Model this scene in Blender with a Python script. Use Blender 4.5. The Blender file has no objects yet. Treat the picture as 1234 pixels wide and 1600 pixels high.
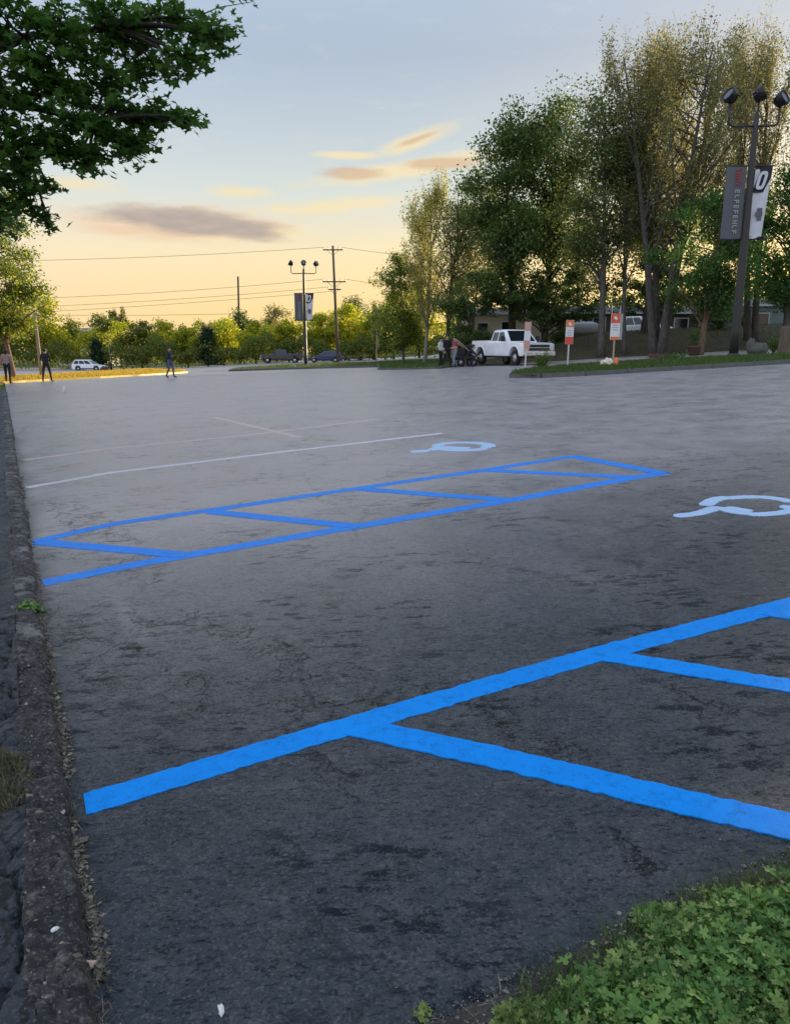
import bpy, bmesh, math, random
import numpy as np
from mathutils import Vector, Matrix, noise as MN

R = math.radians
C = bpy.context.scene.collection
rng = np.random.default_rng(7)
random.seed(7)

# ------------------------------------------------------------------ camera
FPX, PITCH, CAMH = 1155.0, R(12.4), 1.6
cam_d = bpy.data.cameras.new('camera')
cam_d.sensor_fit = 'AUTO'; cam_d.sensor_width = 36.0
cam_d.lens = FPX / 1600 * 36
cam_d.clip_start = 0.05; cam_d.clip_end = 5000
cam = bpy.data.objects.new('camera', cam_d)
C.objects.link(cam)
cam.location = (0, 0, CAMH)
cam.rotation_euler = (R(90) - PITCH, 0, 0)
bpy.context.scene.camera = cam

# ------------------------------------------------------------------ world
SUN_AZ, SUN_EL = R(34), R(3.3)          # azimuth from +Y towards +X


def build_world():
    w = bpy.data.worlds.new('World')
    bpy.context.scene.world = w
    w.use_nodes = True
    nt = w.node_tree
    nt.nodes.clear()
    N = nt.nodes.new
    L = nt.links.new

    def val(x):
        return x

    def math_(op, a, b=None, c=None, clamp=False):
        n = N('ShaderNodeMath'); n.operation = op; n.use_clamp = clamp
        for i, q in enumerate((a, b, c)):
            if q is None:
                continue
            if isinstance(q, (int, float)):
                n.inputs[i].default_value = q
            else:
                L(q, n.inputs[i])
        return n.outputs[0]

    def mix(fac, a, b):
        n = N('ShaderNodeMix'); n.data_type = 'RGBA'
        if isinstance(fac, (int, float)):
            n.inputs[0].default_value = fac
        else:
            L(fac, n.inputs[0])
        for i, q in ((6, a), (7, b)):
            if isinstance(q, tuple):
                n.inputs[i].default_value = (*q, 1)
            else:
                L(q, n.inputs[i])
        return n.outputs[2]

    def ramp(fac, stops, interp='EASE'):
        n = N('ShaderNodeValToRGB')
        n.color_ramp.interpolation = interp
        els = n.color_ramp.elements
        while len(els) < len(stops):
            els.new(0.5)
        for e, (p, col) in zip(els, stops):
            e.position = p; e.color = (*col, 1)
        L(fac, n.inputs[0])
        return n.outputs[0]

    tc = N('ShaderNodeTexCoord')
    sep = N('ShaderNodeSeparateXYZ'); L(tc.outputs['Generated'], sep.inputs[0])
    x, y, z = sep.outputs
    el = math_('ARCSINE', z)                       # radians
    az = math_('ARCTAN2', x, y)
    # main gradient by elevation: 0 .. 90 degrees -> 0 .. 1
    e01 = math_('DIVIDE', el, R(90), clamp=True)
    grad = ramp(e01, [
        (0.000, (0.530, 0.350, 0.140)),
        (0.030, (0.540, 0.385, 0.165)),
        (0.075, (0.515, 0.415, 0.245)),
        (0.120, (0.355, 0.385, 0.360)),
        (0.165, (0.275, 0.320, 0.355)),
        (0.215, (0.215, 0.260, 0.327)),
        (0.300, (0.245, 0.305, 0.40)),
        (1.000, (0.38, 0.48, 0.66))], 'LINEAR')
    # away from the sun the low sky is cooler
    daz = math_('SUBTRACT', az, SUN_AZ)
    cosd = math_('COSINE', daz)
    away = math_('MULTIPLY_ADD', cosd, -0.5, 0.5, clamp=True)
    away = math_('POWER', away, 1.4)
    cool = ramp(e01, [(0.0, (0.53, 0.51, 0.57)), (0.12, (0.55, 0.58, 0.67)), (0.3, (0.47, 0.55, 0.71)), (1.0, (0.38, 0.48, 0.66))], 'LINEAR')
    grad = mix(away, grad, cool)
    # glow round the sun
    sd = Vector((math.sin(SUN_AZ) * math.cos(SUN_EL), math.cos(SUN_AZ) * math.cos(SUN_EL), math.sin(SUN_EL)))
    dot = N('ShaderNodeVectorMath'); dot.operation = 'DOT_PRODUCT'
    L(tc.outputs['Generated'], dot.inputs[0]); dot.inputs[1].default_value = sd
    ang = math_('ARCCOSINE', dot.outputs['Value'])
    g1 = math_('MULTIPLY', math_('MULTIPLY', ang, ang), -1 / R(21) ** 2)
    g1 = math_('EXPONENT', g1)
    g2 = math_('EXPONENT', math_('MULTIPLY', math_('MULTIPLY', ang, ang), -1 / R(7) ** 2))

    # clouds: ellipses on the sky, ragged by noise
    def px_dir(px, py):
        u = (px - 617) / FPX; v = -(py - 800) / FPX
        d = Vector((u, math.cos(PITCH) + v * math.sin(PITCH), -math.sin(PITCH) + v * math.cos(PITCH))).normalized()
        return math.atan2(d.x, d.y), math.asin(d.z)
    cmb = N('ShaderNodeCombineXYZ')
    L(math_('MULTIPLY', az, 9.0), cmb.inputs[0]); L(math_('MULTIPLY', el, 34.0), cmb.inputs[1])
    nz = N('ShaderNodeTexNoise'); nz.inputs['Scale'].default_value = 1.6; nz.inputs['Detail'].default_value = 7; nz.inputs['Roughness'].default_value = 0.62
    L(cmb.outputs[0], nz.inputs['Vector'])
    nzf = nz.outputs[0]
    nz2 = N('ShaderNodeTexNoise'); nz2.inputs['Scale'].default_value = 3.7; nz2.inputs['Detail'].default_value = 5
    L(cmb.outputs[0], nz2.inputs['Vector'])

    def ell(px, py, rx, ry, rag=1.6, soft=0.55, tilt=0.0):
        a0, e0 = px_dir(px, py)
        da = math_('SUBTRACT', az, a0)
        de = math_('SUBTRACT', el, e0)
        if tilt:
            de = math_('MULTIPLY_ADD', da, -tilt, de)
        q = math_('ADD', math_('POWER', math_('ABSOLUTE', math_('DIVIDE', da, rx / FPX)), 2.0),
                  math_('POWER', math_('ABSOLUTE', math_('DIVIDE', de, ry / FPX)), 2.0))
        q = math_('SQRT', q)
        q = math_('ADD', q, math_('MULTIPLY', math_('SUBTRACT', nzf, 0.5), rag))
        n = N('ShaderNodeMapRange'); n.interpolation_type = 'SMOOTHSTEP'
        L(q, n.inputs[0]); n.inputs[1].default_value = 1.0 + soft * .4; n.inputs[2].default_value = 1.0 - soft
        return n.outputs[0]

    def mx(*m):
        o = m[0]
        for k in m[1:]:
            o = math_('MAXIMUM', o, k)
        return o

    # faint streaks everywhere low in the sky
    wis = N('ShaderNodeMapRange'); wis.interpolation_type = 'SMOOTHSTEP'
    L(nzf, wis.inputs[0]); wis.inputs[1].default_value = 0.52; wis.inputs[2].default_value = 0.80
    wis.inputs[4].default_value = 0.14
    col = mix(wis.outputs[0], grad, mix(0.5, grad, (0.707, 0.608, 0.438)))
    glowc = N('ShaderNodeVectorMath'); glowc.operation = 'SCALE'
    glowc.inputs[0].default_value = (0.170, 0.135, 0.065); L(g1, glowc.inputs['Scale'])
    glow2 = N('ShaderNodeVectorMath'); glow2.operation = 'SCALE'
    glow2.inputs[0].default_value = (0.500, 0.290, 0.090); L(g2, glow2.inputs['Scale'])
    ad = N('ShaderNodeVectorMath'); ad.operation = 'ADD'; L(col, ad.inputs[0]); L(glowc.outputs[0], ad.inputs[1])
    ad2 = N('ShaderNodeVectorMath'); ad2.operation = 'ADD'; L(ad.outputs[0], ad2.inputs[0]); L(glow2.outputs[0], ad2.inputs[1])
    col = ad2.outputs[0]
    # bright wisps (sunlit cloud), then grey cloud bodies
    bright = mx(ell(640, 263, 150, 13, 1.9, .8, .14), ell(650, 219, 62, 13, 1.5, .7, .3), ell(545, 243, 60, 6, 1.6, .8),
                ell(520, 322, 130, 12, 2.2, .9, .08), ell(375, 300, 45, 9, 2.2, .9), ell(130, 287, 48, 10, 1.8, .9),
                ell(395, 362, 90, 14, 1.2, .8))
    col = mix(math_('MULTIPLY', bright, 0.85), col, (0.500, 0.415, 0.251))
    rim = mx(ell(290, 351, 150, 25, 1.1, .6), ell(195, 357, 70, 11, 1.4, .8))
    col = mix(math_('MULTIPLY', rim, 0.65), col, (0.465, 0.300, 0.190))
    grey = mx(ell(300, 347, 132, 19, 1.0, .5, -.06), ell(245, 339, 70, 13, 1.2, .5), ell(372, 360, 70, 14, 1.0, .6, -0.1))
    gcol = mix(nz2.outputs[0], (0.165, 0.155, 0.162), (0.315, 0.245, 0.21))
    col = mix(math_('MULTIPLY', grey, 0.9), col, gcol)
    grey2 = mx(ell(548, 271, 52, 9, 1.5, .6), ell(690, 256, 62, 9, 1.6, .6), ell(655, 216, 36, 5, 1.5, .7, .3))
    col = mix(math_('MULTIPLY', grey2, 0.7), col, (0.350, 0.230, 0.150))

    sky = N('ShaderNodeTexSky'); sky.sky_type = 'NISHITA'
    sky.sun_disc = False
    sky.sun_elevation = SUN_EL; sky.sun_rotation = SUN_AZ
    sky.dust_density = 1.5
    # bring the gradient to the sky texture's own scale and blend the two
    sc = N('ShaderNodeVectorMath'); sc.operation = 'SCALE'; sc.inputs['Scale'].default_value = 10.0
    L(col, sc.inputs[0])
    # nothing of the sky lies under the horizon: a dim earth tone
    out = mix(0.10, sc.outputs[0], sky.outputs[0])
    below = N('ShaderNodeMapRange'); L(el, below.inputs[0]); below.inputs[1].default_value = -0.02; below.inputs[2].default_value = 0.0
    out = mix(below.outputs[0], (1.0, 0.9, 0.7), out)
    bg = N('ShaderNodeBackground'); bg.inputs['Strength'].default_value = 0.10
    L(out, bg.inputs['Color'])
    o = N('ShaderNodeOutputWorld'); L(bg.outputs[0], o.inputs[0])
    w.cycles.sampling_method = 'MANUAL'; w.cycles.sample_map_resolution = 512


build_world()

# ------------------------------------------------------------------ sun
sl = bpy.data.lights.new('sun', 'SUN')
sl.energy = 5.0; sl.angle = R(0.6); sl.color = (1.0, 0.80, 0.48)
so = bpy.data.objects.new('sun', sl); C.objects.link(so)
sdir = Vector((math.sin(SUN_AZ) * math.cos(SUN_EL), math.cos(SUN_AZ) * math.cos(SUN_EL), math.sin(SUN_EL)))
so.rotation_euler = sdir.to_track_quat('Z', 'Y').to_euler()
so.location = (20, 60, 40)

sc_ = bpy.context.scene
sc_.view_settings.view_transform = 'Standard'
sc_.view_settings.look = 'None'
sc_.view_settings.exposure = 1.0
sc_.view_settings.gamma = 1.0
sc_.view_settings.use_curve_mapping = False
sc_.cycles.use_denoising = True
sc_.cycles.max_bounces = 6
sc_.cycles.transparent_max_bounces = 8

# ------------------------------------------------------------------ terrain
GC = (-0.0943424, 0.04981253, 0.03390214, 0.00080261, -0.00013525, -0.00053479)


def sstep(a, b, x):
    t = np.clip((np.asarray(x, float) - a) / (b - a), 0, 1)
    return t * t * (3 - 2 * t)


def G(X, Y):
    X = np.asarray(X, float); Y = np.asarray(Y, float)
    u = 30 * np.tanh(X / 30); v = 60 * np.tanh(Y / 60)
    z = GC[0] + GC[1] * u + GC[2] * v + GC[3] * u * u + GC[4] * u * v + GC[5] * v * v
    z = z + 1.5 * sstep(45, 55, Y + 0.05 * X) * sstep(7, 15, X)          # bank behind the drive
    z = z - 1.0 * sstep(-14, -42, X) * sstep(62, 105, Y)                 # road falls away to the left
    return z


def ray(px, py):
    u = (px - 617) / FPX; v = -(py - 800) / FPX
    return np.array([u, math.cos(PITCH) + v * math.sin(PITCH), -math.sin(PITCH) + v * math.cos(PITCH)])


def hit(px, py):
    d = ray(px, py); o = np.array([0, 0, CAMH])
    lo = hi = 0.5
    while hi < 400:
        P = o + d * hi
        if P[2] < G(P[0], P[1]):
            break
        lo = hi; hi *= 1.03
    for _ in range(36):
        m = (lo + hi) / 2; P = o + d * m
        if P[2] < G(P[0], P[1]):
            hi = m
        else:
            lo = m
    return o + d * hi


def at(px, py, Y):
    d = ray(px, py)
    return d * (Y / d[1]) + np.array([0, 0, CAMH])


def gnd(px, Y, py=560):
    P = at(px, py, Y)
    return Vector((P[0], Y, float(G(P[0], Y))))


# ------------------------------------------------------------------ tagging
def tag(o, label=None, cat=None, group=None, kind=None):
    if label: o['label'] = label
    if cat: o['category'] = cat
    if group: o['group'] = group
    if kind: o['kind'] = kind
    return o


def thing(name, label, cat, loc=(0, 0, 0), rz=0, group=None):
    o = bpy.data.objects.new(name, None); C.objects.link(o)
    o.empty_display_size = 0.2
    o.location = loc; o.rotation_euler = (0, 0, rz)
    return tag(o, label, cat, group)


def copy_tree(o, parent=None):
    c = o.copy(); C.objects.link(c)
    if parent is not None: c.parent = parent
    for ch in list(o.children):
        copy_tree(ch, c)
    return c


def link_mesh(name, me, mats, parent=None, smooth=False):
    if not isinstance(mats, (list, tuple)): mats = [mats]
    for m in mats: me.materials.append(m)
    me.polygons.foreach_set('use_smooth', [bool(smooth)] * len(me.polygons))
    o = bpy.data.objects.new(name, me); C.objects.link(o)
    if parent is not None: o.parent = parent
    return o


class MB:
    """collects shapes for one mesh"""
    def __init__(s):
        s.v = []; s.f = []; s.m = []

    def add(s, vs, fs, m=0):
        b = len(s.v)
        s.v += [tuple(p) for p in vs]
        s.f += [tuple(b + i for i in f) for f in fs]
        s.m += [m] * len(fs)
        return s

    def box(s, c, d, m=0, rot=None, taper=1.0):
        hx, hy, hz = d[0] / 2, d[1] / 2, d[2] / 2
        vs = []
        for z_, k in ((-hz, 1.0), (hz, taper)):
            for x_, y_ in ((-hx, -hy), (hx, -hy), (hx, hy), (-hx, hy)):
                p = Vector((x_ * k, y_ * k, z_))
                if rot is not None: p = rot @ p
                vs.append(p + Vector(c))
        return s.add(vs, [(3, 2, 1, 0), (4, 5, 6, 7), (0, 1, 5, 4), (1, 2, 6, 5), (2, 3, 7, 6), (3, 0, 4, 7)], m)

    def tube(s, pts, rad, n=8, m=0, cap=True):
        pts = [Vector(p) for p in pts]
        if not isinstance(rad, (list, tuple, np.ndarray)): rad = [rad] * len(pts)
        vs = []; fs = []
        t0 = (pts[1] - pts[0]).normalized()
        a = t0.orthogonal().normalized()
        for i, p in enumerate(pts):
            t = (pts[min(i + 1, len(pts) - 1)] - pts[max(i - 1, 0)])
            if t.length < 1e-9: t = t0
            t.normalize()
            a = a - t * a.dot(t)
            if a.length < 1e-6: a = t.orthogonal()
            a.normalize()
            b = t.cross(a)
            for k in range(n):
                w = 2 * math.pi * k / n
                vs.append(p + (a * math.cos(w) + b * math.sin(w)) * rad[i])
        for i in range(len(pts) - 1):
            for k in range(n):
                k2 = (k + 1) % n
                fs.append((i * n + k, i * n + k2, (i + 1) * n + k2, (i + 1) * n + k))
        if cap:
            fs.append(tuple(reversed(range(n))))
            fs.append(tuple((len(pts) - 1) * n + k for k in range(n)))
        return s.add(vs, fs, m)

    def lathe(s, prof, n=20, m=0, mat4=None, cap=True):
        """prof: list of (r, z)"""
        vs = []; fs = []
        for r, z in prof:
            for k in range(n):
                w = 2 * math.pi * k / n
                p = Vector((r * math.cos(w), r * math.sin(w), z))
                vs.append(mat4 @ p if mat4 is not None else p)
        for i in range(len(prof) - 1):
            for k in range(n):
                k2 = (k + 1) % n
                fs.append((i * n + k, i * n + k2, (i + 1) * n + k2, (i + 1) * n + k))
        if cap:
            fs.append(tuple(reversed(range(n))))
            fs.append(tuple((len(prof) - 1) * n + k for k in range(n)))
        return s.add(vs, fs, m)

    def mesh(s, name):
        me = bpy.data.meshes.new(name)
        me.from_pydata([tuple(v) for v in s.v], [], s.f)
        me.polygons.foreach_set('material_index', s.m)
        me.update()
        return me

    def build(s, name, mats, parent=None, smooth=False, bevel=0.0):
        o = link_mesh(name, s.mesh(name), mats, parent, smooth)
        if bevel:
            b = o.modifiers.new('bevel', 'BEVEL'); b.width = bevel; b.segments = 2; b.limit_method = 'ANGLE'
        return o


def np_mesh(name, V, F):
    """V (n,3), F (m,k) arrays"""
    me = bpy.data.meshes.new(name)
    V = np.asarray(V, np.float32); F = np.asarray(F, np.int32)
    k = F.shape[1]
    me.vertices.add(len(V)); me.vertices.foreach_set('co', V.ravel())
    me.loops.add(F.size); me.loops.foreach_set('vertex_index', F.ravel())
    me.polygons.add(len(F))
    me.polygons.foreach_set('loop_start', np.arange(0, F.size, k, dtype=np.int32))
    me.update(calc_edges=True)
    me.validate()
    return me


# ------------------------------------------------------------------ materials
class NT:
    def __init__(s, name):
        s.mat = bpy.data.materials.new(name); s.mat.use_nodes = True
        s.nt = s.mat.node_tree; s.nt.nodes.clear()
        s.out = s.n('ShaderNodeOutputMaterial')

    def n(s, t): return s.nt.nodes.new(t)

    def l(s, a, b): s.nt.links.new(a, b)

    def put(s, sock, q):
        if isinstance(q, tuple): sock.default_value = (*q, 1) if len(q) == 3 and sock.type == 'RGBA' else q
        elif isinstance(q, (int, float)): sock.default_value = q
        else: s.l(q, sock)

    def coord(s, which='Object', scale=None):
        o = s.n('ShaderNodeTexCoord').outputs[which]
        if scale is None: return o
        m = s.n('ShaderNodeMapping'); s.l(o, m.inputs[0]); m.inputs['Scale'].default_value = scale
        return m.outputs[0]

    def noise(s, vec, scale, detail=4, rough=0.55, dist=0.0, col=False):
        n = s.n('ShaderNodeTexNoise')
        n.inputs['Scale'].default_value = scale; n.inputs['Detail'].default_value = detail
        n.inputs['Roughness'].default_value = rough; n.inputs['Distortion'].default_value = dist
        if vec is not None: s.l(vec, n.inputs['Vector'])
        return n.outputs[1 if col else 0]

    def vor(s, vec, scale, feat='DISTANCE_TO_EDGE', out='Distance', rnd=1.0):
        n = s.n('ShaderNodeTexVoronoi'); n.feature = feat
        n.inputs['Scale'].default_value = scale; n.inputs['Randomness'].default_value = rnd
        if vec is not None: s.l(vec, n.inputs['Vector'])
        return n.outputs[out]

    def mr(s, v, a, b, c=0.0, d=1.0, smooth=True):
        n = s.n('ShaderNodeMapRange'); n.interpolation_type = 'SMOOTHSTEP' if smooth else 'LINEAR'
        s.l(v, n.inputs[0])
        for i, q in zip((1, 2, 3, 4), (a, b, c, d)): s.put(n.inputs[i], q)
        return n.outputs[0]

    def math(s, op, a, b=0.0, c=0.0, clamp=False):
        n = s.n('ShaderNodeMath'); n.operation = op; n.use_clamp = clamp
        s.put(n.inputs[0], a); s.put(n.inputs[1], b); s.put(n.inputs[2], c)
        return n.outputs[0]

    def mix(s, f, a, b, blend='MIX'):
        n = s.n('ShaderNodeMix'); n.data_type = 'RGBA'; n.blend_type = blend
        s.put(n.inputs[0], f); s.put(n.inputs[6], a); s.put(n.inputs[7], b)
        return n.outputs[2]

    def ramp(s, f, stops):
        n = s.n('ShaderNodeValToRGB'); e = n.color_ramp.elements
        while len(e) < len(stops): e.new(.5)
        for q, (p, c) in zip(e, stops): q.position = p; q.color = (*c, 1)
        s.l(f, n.inputs[0]); return n.outputs[0]

    def bump(s, h, strength=.3, dist=.01, nrm=None):
        n = s.n('ShaderNodeBump'); n.inputs['Strength'].default_value = strength; n.inputs['Distance'].default_value = dist
        s.l(h, n.inputs['Height'])
        if nrm is not None: s.l(nrm, n.inputs['Normal'])
        return n.outputs[0]

    def bsdf(s, col, rough=.5, metal=0.0, spec=.5, nrm=None, coat=0.0):
        b = s.n('ShaderNodeBsdfPrincipled')
        s.put(b.inputs['Base Color'], col); s.put(b.inputs['Roughness'], rough); s.put(b.inputs['Metallic'], metal)
        s.put(b.inputs['Specular IOR Level'], spec)
        b.inputs['Coat Weight'].default_value = coat; b.inputs['Coat Roughness'].default_value = .08
        if nrm is not None: s.l(nrm, b.inputs['Normal'])
        return b.outputs[0]

    def done(s, sh):
        s.l(sh, s.out.inputs[0]); return s.mat


def plain(name, col, rough=.5, metal=0.0, var=.15, scale=6.0, spec=.5, coat=0.0, bumpk=0.0):
    t = NT(name)
    c = t.coord()
    n = t.noise(c, scale, 5)
    lo = tuple(max(0, k * (1 - var)) for k in col); hi = tuple(min(1, k * (1 + var)) for k in col)
    cc = t.mix(n, lo, hi)
    nr = t.bump(t.noise(c, scale * 6, 4), bumpk, .01) if bumpk else None
    rr = t.mr(n, 0.2, .8, max(.02, rough - .06), min(1, rough + .08))
    return t.done(t.bsdf(cc, rr, metal, spec, nr, coat))


S_DIR = np.array([-math.sin(R(27.5)), math.cos(R(27.5))])   # along the left kerb
T_DIR = np.array([math.cos(R(27.5)), math.sin(R(27.5))])    # across the stalls
K0 = hit(160, 1600)[:2]                                       # foot of the kerb


def st(s, t): return K0 + S_DIR * s + T_DIR * t


def inv_st(X, Y):
    d = np.stack([np.asarray(X) - K0[0], np.asarray(Y) - K0[1]], -1)
    return d @ S_DIR, d @ T_DIR


def mat_asphalt():
    t = NT('asphalt')
    c = t.coord()
    big = t.noise(c, .33, 5, .6)
    mid = t.noise(c, 1.7, 8, .68, .4)
    sm = t.noise(c, 9, 8, .72)
    fine = t.noise(c, 48, 6, .75)
    cell = t.vor(c, 150, 'F1', 'Color')
    cellb = t.n('ShaderNodeSeparateColor'); t.l(cell, cellb.inputs[0]); cellv = cellb.outputs[0]
    base = t.ramp(t.math('ADD', t.math('MULTIPLY', big, .45), t.math('MULTIPLY', mid, .55)),
                  [(.36, (.016, .024, .032)), (.48, (.034, .041, .050)), (.60, (.066, .066, .073))])
    base = t.mix(t.mr(sm, .42, .72), base, t.mix(.6, base, (.125, .122, .118)))
    at2 = t.n('ShaderNodeAttribute'); at2.attribute_name = 'worn_sheen'
    base = t.mix(t.math('MULTIPLY', at2.outputs['Fac'], t.mr(mid, .2, .7, .55, 1)), base, (.46, .402, .390))  # worn patches plus the far sky sheen, mixed in as pale colour
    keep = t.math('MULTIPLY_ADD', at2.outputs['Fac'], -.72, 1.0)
    # pale scuffs and pooled seal coat, both stretched along the stalls
    sc = t.n('ShaderNodeMapping'); t.l(c, sc.inputs[0]); sc.inputs['Rotation'].default_value = (0, 0, R(-27)); sc.inputs['Scale'].default_value = (1.0, 2.6, 1)
    sv = t.noise(sc.outputs[0], 3.2, 8, .75)
    base = t.mix(t.math('MULTIPLY', t.mr(sv, .54, .76, 0, .5), keep), base, (.14, .138, .136))
    bl = t.noise(sc.outputs[0], 4.6, 9, .78)
    bl2 = t.noise(c, .9, 4)
    blot = t.math('MULTIPLY', t.mr(bl, .53, .565), t.mr(bl2, .40, .58))
    base = t.mix(t.math('MULTIPLY', blot, t.math('MULTIPLY', keep, .62)), base, (.010, .014, .018))
    bl3 = t.noise(sc.outputs[0], 21, 9, .82)
    base = t.mix(t.math('MULTIPLY', t.mr(bl3, .52, .60, 0, .78), keep), base, (.013, .015, .018))
    # aggregate speckle: every stone its own grey
    base = t.mix(t.math('MULTIPLY', t.mr(cellv, .72, 1.0), .42), base, (.20, .195, .19))
    base = t.mix(t.math('MULTIPLY', t.mr(cellv, .35, .0), t.math('MULTIPLY', keep, .55)), base, (.010, .011, .013))
    base = t.mix(t.math('MULTIPLY', t.mr(fine, .50, .66, 0, .66), keep), base, (.012, .013, .016))
    # cracks
    wob = t.n('ShaderNodeVectorMath'); wob.operation = 'MULTIPLY_ADD'
    t.l(t.noise(c, 2.6, 8, .72, 0, True), wob.inputs[0]); wob.inputs[1].default_value = (.55, .55, 0); t.l(c, wob.inputs[2])
    cr1 = t.vor(wob.outputs[0], .42); cr2 = t.vor(wob.outputs[0], 2.3)
    k1 = t.math('MULTIPLY', t.mr(cr1, .001, .006, 1, 0), t.mr(t.noise(c, .55, 3), .40, .52))
    atc = t.n('ShaderNodeAttribute'); atc.attribute_name = 'crk'
    cr3 = t.vor(wob.outputs[0], 5.5)
    k3 = t.math('MULTIPLY', t.math('MAXIMUM', t.mr(cr2, .001, .016, 1, 0), t.mr(cr3, .001, .022, 1, 0)), t.mr(t.math('MULTIPLY', atc.outputs['Fac'], t.math('ADD', t.noise(c, 3.5, 5, .7), .5)), .28, .50))
    k2 = t.math('MULTIPLY', t.mr(cr2, .001, .010, 1, 0), t.mr(t.noise(c, 1.1, 4, .6, .3), .53, .64))
    crack = t.math('MAXIMUM', t.math('MULTIPLY', k1, .38), t.math('MAXIMUM', k2, k3))
    base = t.mix(t.math('MULTIPLY', crack, .8), base, (.006, .006, .008))
    at_ = t.n('ShaderNodeAttribute'); at_.attribute_name = 'seal'
    base = t.mix(at_.outputs['Fac'], base, t.mix(.70, base, (.006, .014, .022)))
    dk = t.math('MAXIMUM', t.math('MAXIMUM', blot, crack), t.math('MULTIPLY', keep, t.math('MAXIMUM', t.mr(bl3, .52, .60, 0, .9), t.mr(fine, .50, .66, 0, .7))))
    h = t.math('ADD', t.math('MULTIPLY', cellv, .30), t.math('MULTIPLY', sm, .55))
    h = t.math('ADD', h, t.math('MULTIPLY', fine, .55))
    h = t.math('SUBTRACT', h, t.math('MULTIPLY', crack, .5))
    nr = t.bump(h, .50, .010)
    rg = t.math('ADD', t.mr(mid, .3, .7, .25, .40), t.math('MULTIPLY', cellv, .08))
    return t.done(t.bsdf(base, rg, 0, t.mr(dk, 0, 1, .42, .03, False), nr))


def mat_old_asphalt():
    t = NT('old_black_asphalt')
    c = t.coord()
    n = t.noise(c, 5, 9, .75); n2 = t.noise(c, 26, 8, .75); a = t.vor(c, 170, 'F1', 'Color')
    sp = t.n('ShaderNodeSeparateColor'); t.l(a, sp.inputs[0]); a = sp.outputs[0]
    b = t.ramp(t.math('ADD', t.math('MULTIPLY', n, .55), t.math('MULTIPLY', n2, .45)), [(.36, (.010, .013, .018)), (.5, (.026, .031, .038)), (.64, (.060, .064, .070))])
    b = t.mix(t.math('MULTIPLY', t.mr(a, .7, 1.0), .4), b, (.14, .14, .14))
    wob = t.n('ShaderNodeVectorMath'); wob.operation = 'MULTIPLY_ADD'
    t.l(t.noise(c, 6, 8, .75, 0, True), wob.inputs[0]); wob.inputs[1].default_value = (.25, .25, 0); t.l(c, wob.inputs[2])
    wv = t.vor(wob.outputs[0], 8.0)
    k = t.mr(wv, .0, .05, 1, 0)
    b = t.mix(t.math('MULTIPLY', k, .85), b, (.003, .003, .004))
    h = t.math('SUBTRACT', t.math('ADD', t.math('MULTIPLY', n2, 1.0), t.math('MULTIPLY', a, .25)), t.math('MULTIPLY', k, .9))
    return t.done(t.bsdf(b, .55, 0, .5, t.bump(h, .8, .015)))


def mat_kerb(name='weathered_kerb', k=1.0):
    t = NT(name)
    c = t.coord()
    n = t.noise(c, 4.5, 9, .75); n2 = t.noise(c, 19, 9, .78); a = t.vor(c, 150, 'F1', 'Color')
    sp = t.n('ShaderNodeSeparateColor'); t.l(a, sp.inputs[0]); a = sp.outputs[0]
    b = t.ramp(n2, [(.34, (.011, .010, .011)), (.47, (.046, .040, .037)), (.58, (.112, .098, .086)), (.70, (.30, .27, .235))])
    b = t.mix(t.math('MULTIPLY', t.mr(n, .42, .58), 1.0 if k == 1.0 else .55), b, t.mix(.72, b, (.020, .020, .024)))
    if k != 1.0: b = t.mix(t.mr(n, .36, .52, .75, .0), b, (.30, .285, .265))
    b = t.mix(t.math('MULTIPLY', t.mr(a, .75, 1.0), .4), b, (.26, .24, .22))
    geo = t.n('ShaderNodeNewGeometry')
    b = t.mix(t.mr(geo.outputs['Pointiness'], .53, .64, 0, .55), b, (.36, .345, .32))
    b = t.mix(t.mr(geo.outputs['Pointiness'], .47, .38, 0, .8), b, (.008, .008, .009))
    h = t.math('ADD', n2, t.math('MULTIPLY', a, .25))
    return t.done(t.bsdf(b, .8, 0, .35, t.bump(h, .8, .018)))


def mat_paint(name, col, wear=.35, dark=(.05, .05, .055), thr=(.60, .74)):
    t = NT(name)
    c = t.coord()
    n = t.noise(c, 16, 8, .78); n2 = t.noise(c, 2.3, 6, .7); a = t.noise(c, 110, 5, .8)
    hi = tuple(min(1, k * 1.12) for k in col); lo = tuple(k * .74 for k in col)
    b = t.mix(n2, lo, hi)
    b = t.mix(t.math('MULTIPLY', t.mr(t.math('ADD', t.math('MULTIPLY', n, .6), t.math('MULTIPLY', a, .4)), *thr), wear), b, dark)
    nr = t.bump(t.math('ADD', a, n), .5, .008)
    return t.done(t.bsdf(b, .6, 0, .16, nr))


def mat_leaf(name, cols, trans=.35, rough=.5, tcol=None, scale=1.0, spec=.22):
    """cols: dark, mid, light leaf colours, chosen per leaf; tcol: light through the leaf"""
    t = NT(name)
    g = t.n('ShaderNodeNewGeometry')
    r = g.outputs['Random Per Island']
    o = t.coord()
    n = t.noise(o, (.45 if scale < 2 else 6.0) * scale, 3)
    k = t.math('ADD', t.math('MULTIPLY', r, .62), t.math('MULTIPLY', n, .38))
    b = t.ramp(k, [(.15, cols[0]), (.5, cols[1]), (.85, cols[2])])
    pr = t.bsdf(b, rough, 0, spec)
    tr = t.n('ShaderNodeBsdfTranslucent')
    t.put(tr.inputs[0], t.mix(.6, b, tcol) if tcol else b)
    m = t.n('ShaderNodeMixShader'); m.inputs[0].default_value = trans
    t.l(pr, m.inputs[1]); t.l(tr.outputs[0], m.inputs[2])
    return t.done(m.outputs[0])


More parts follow.
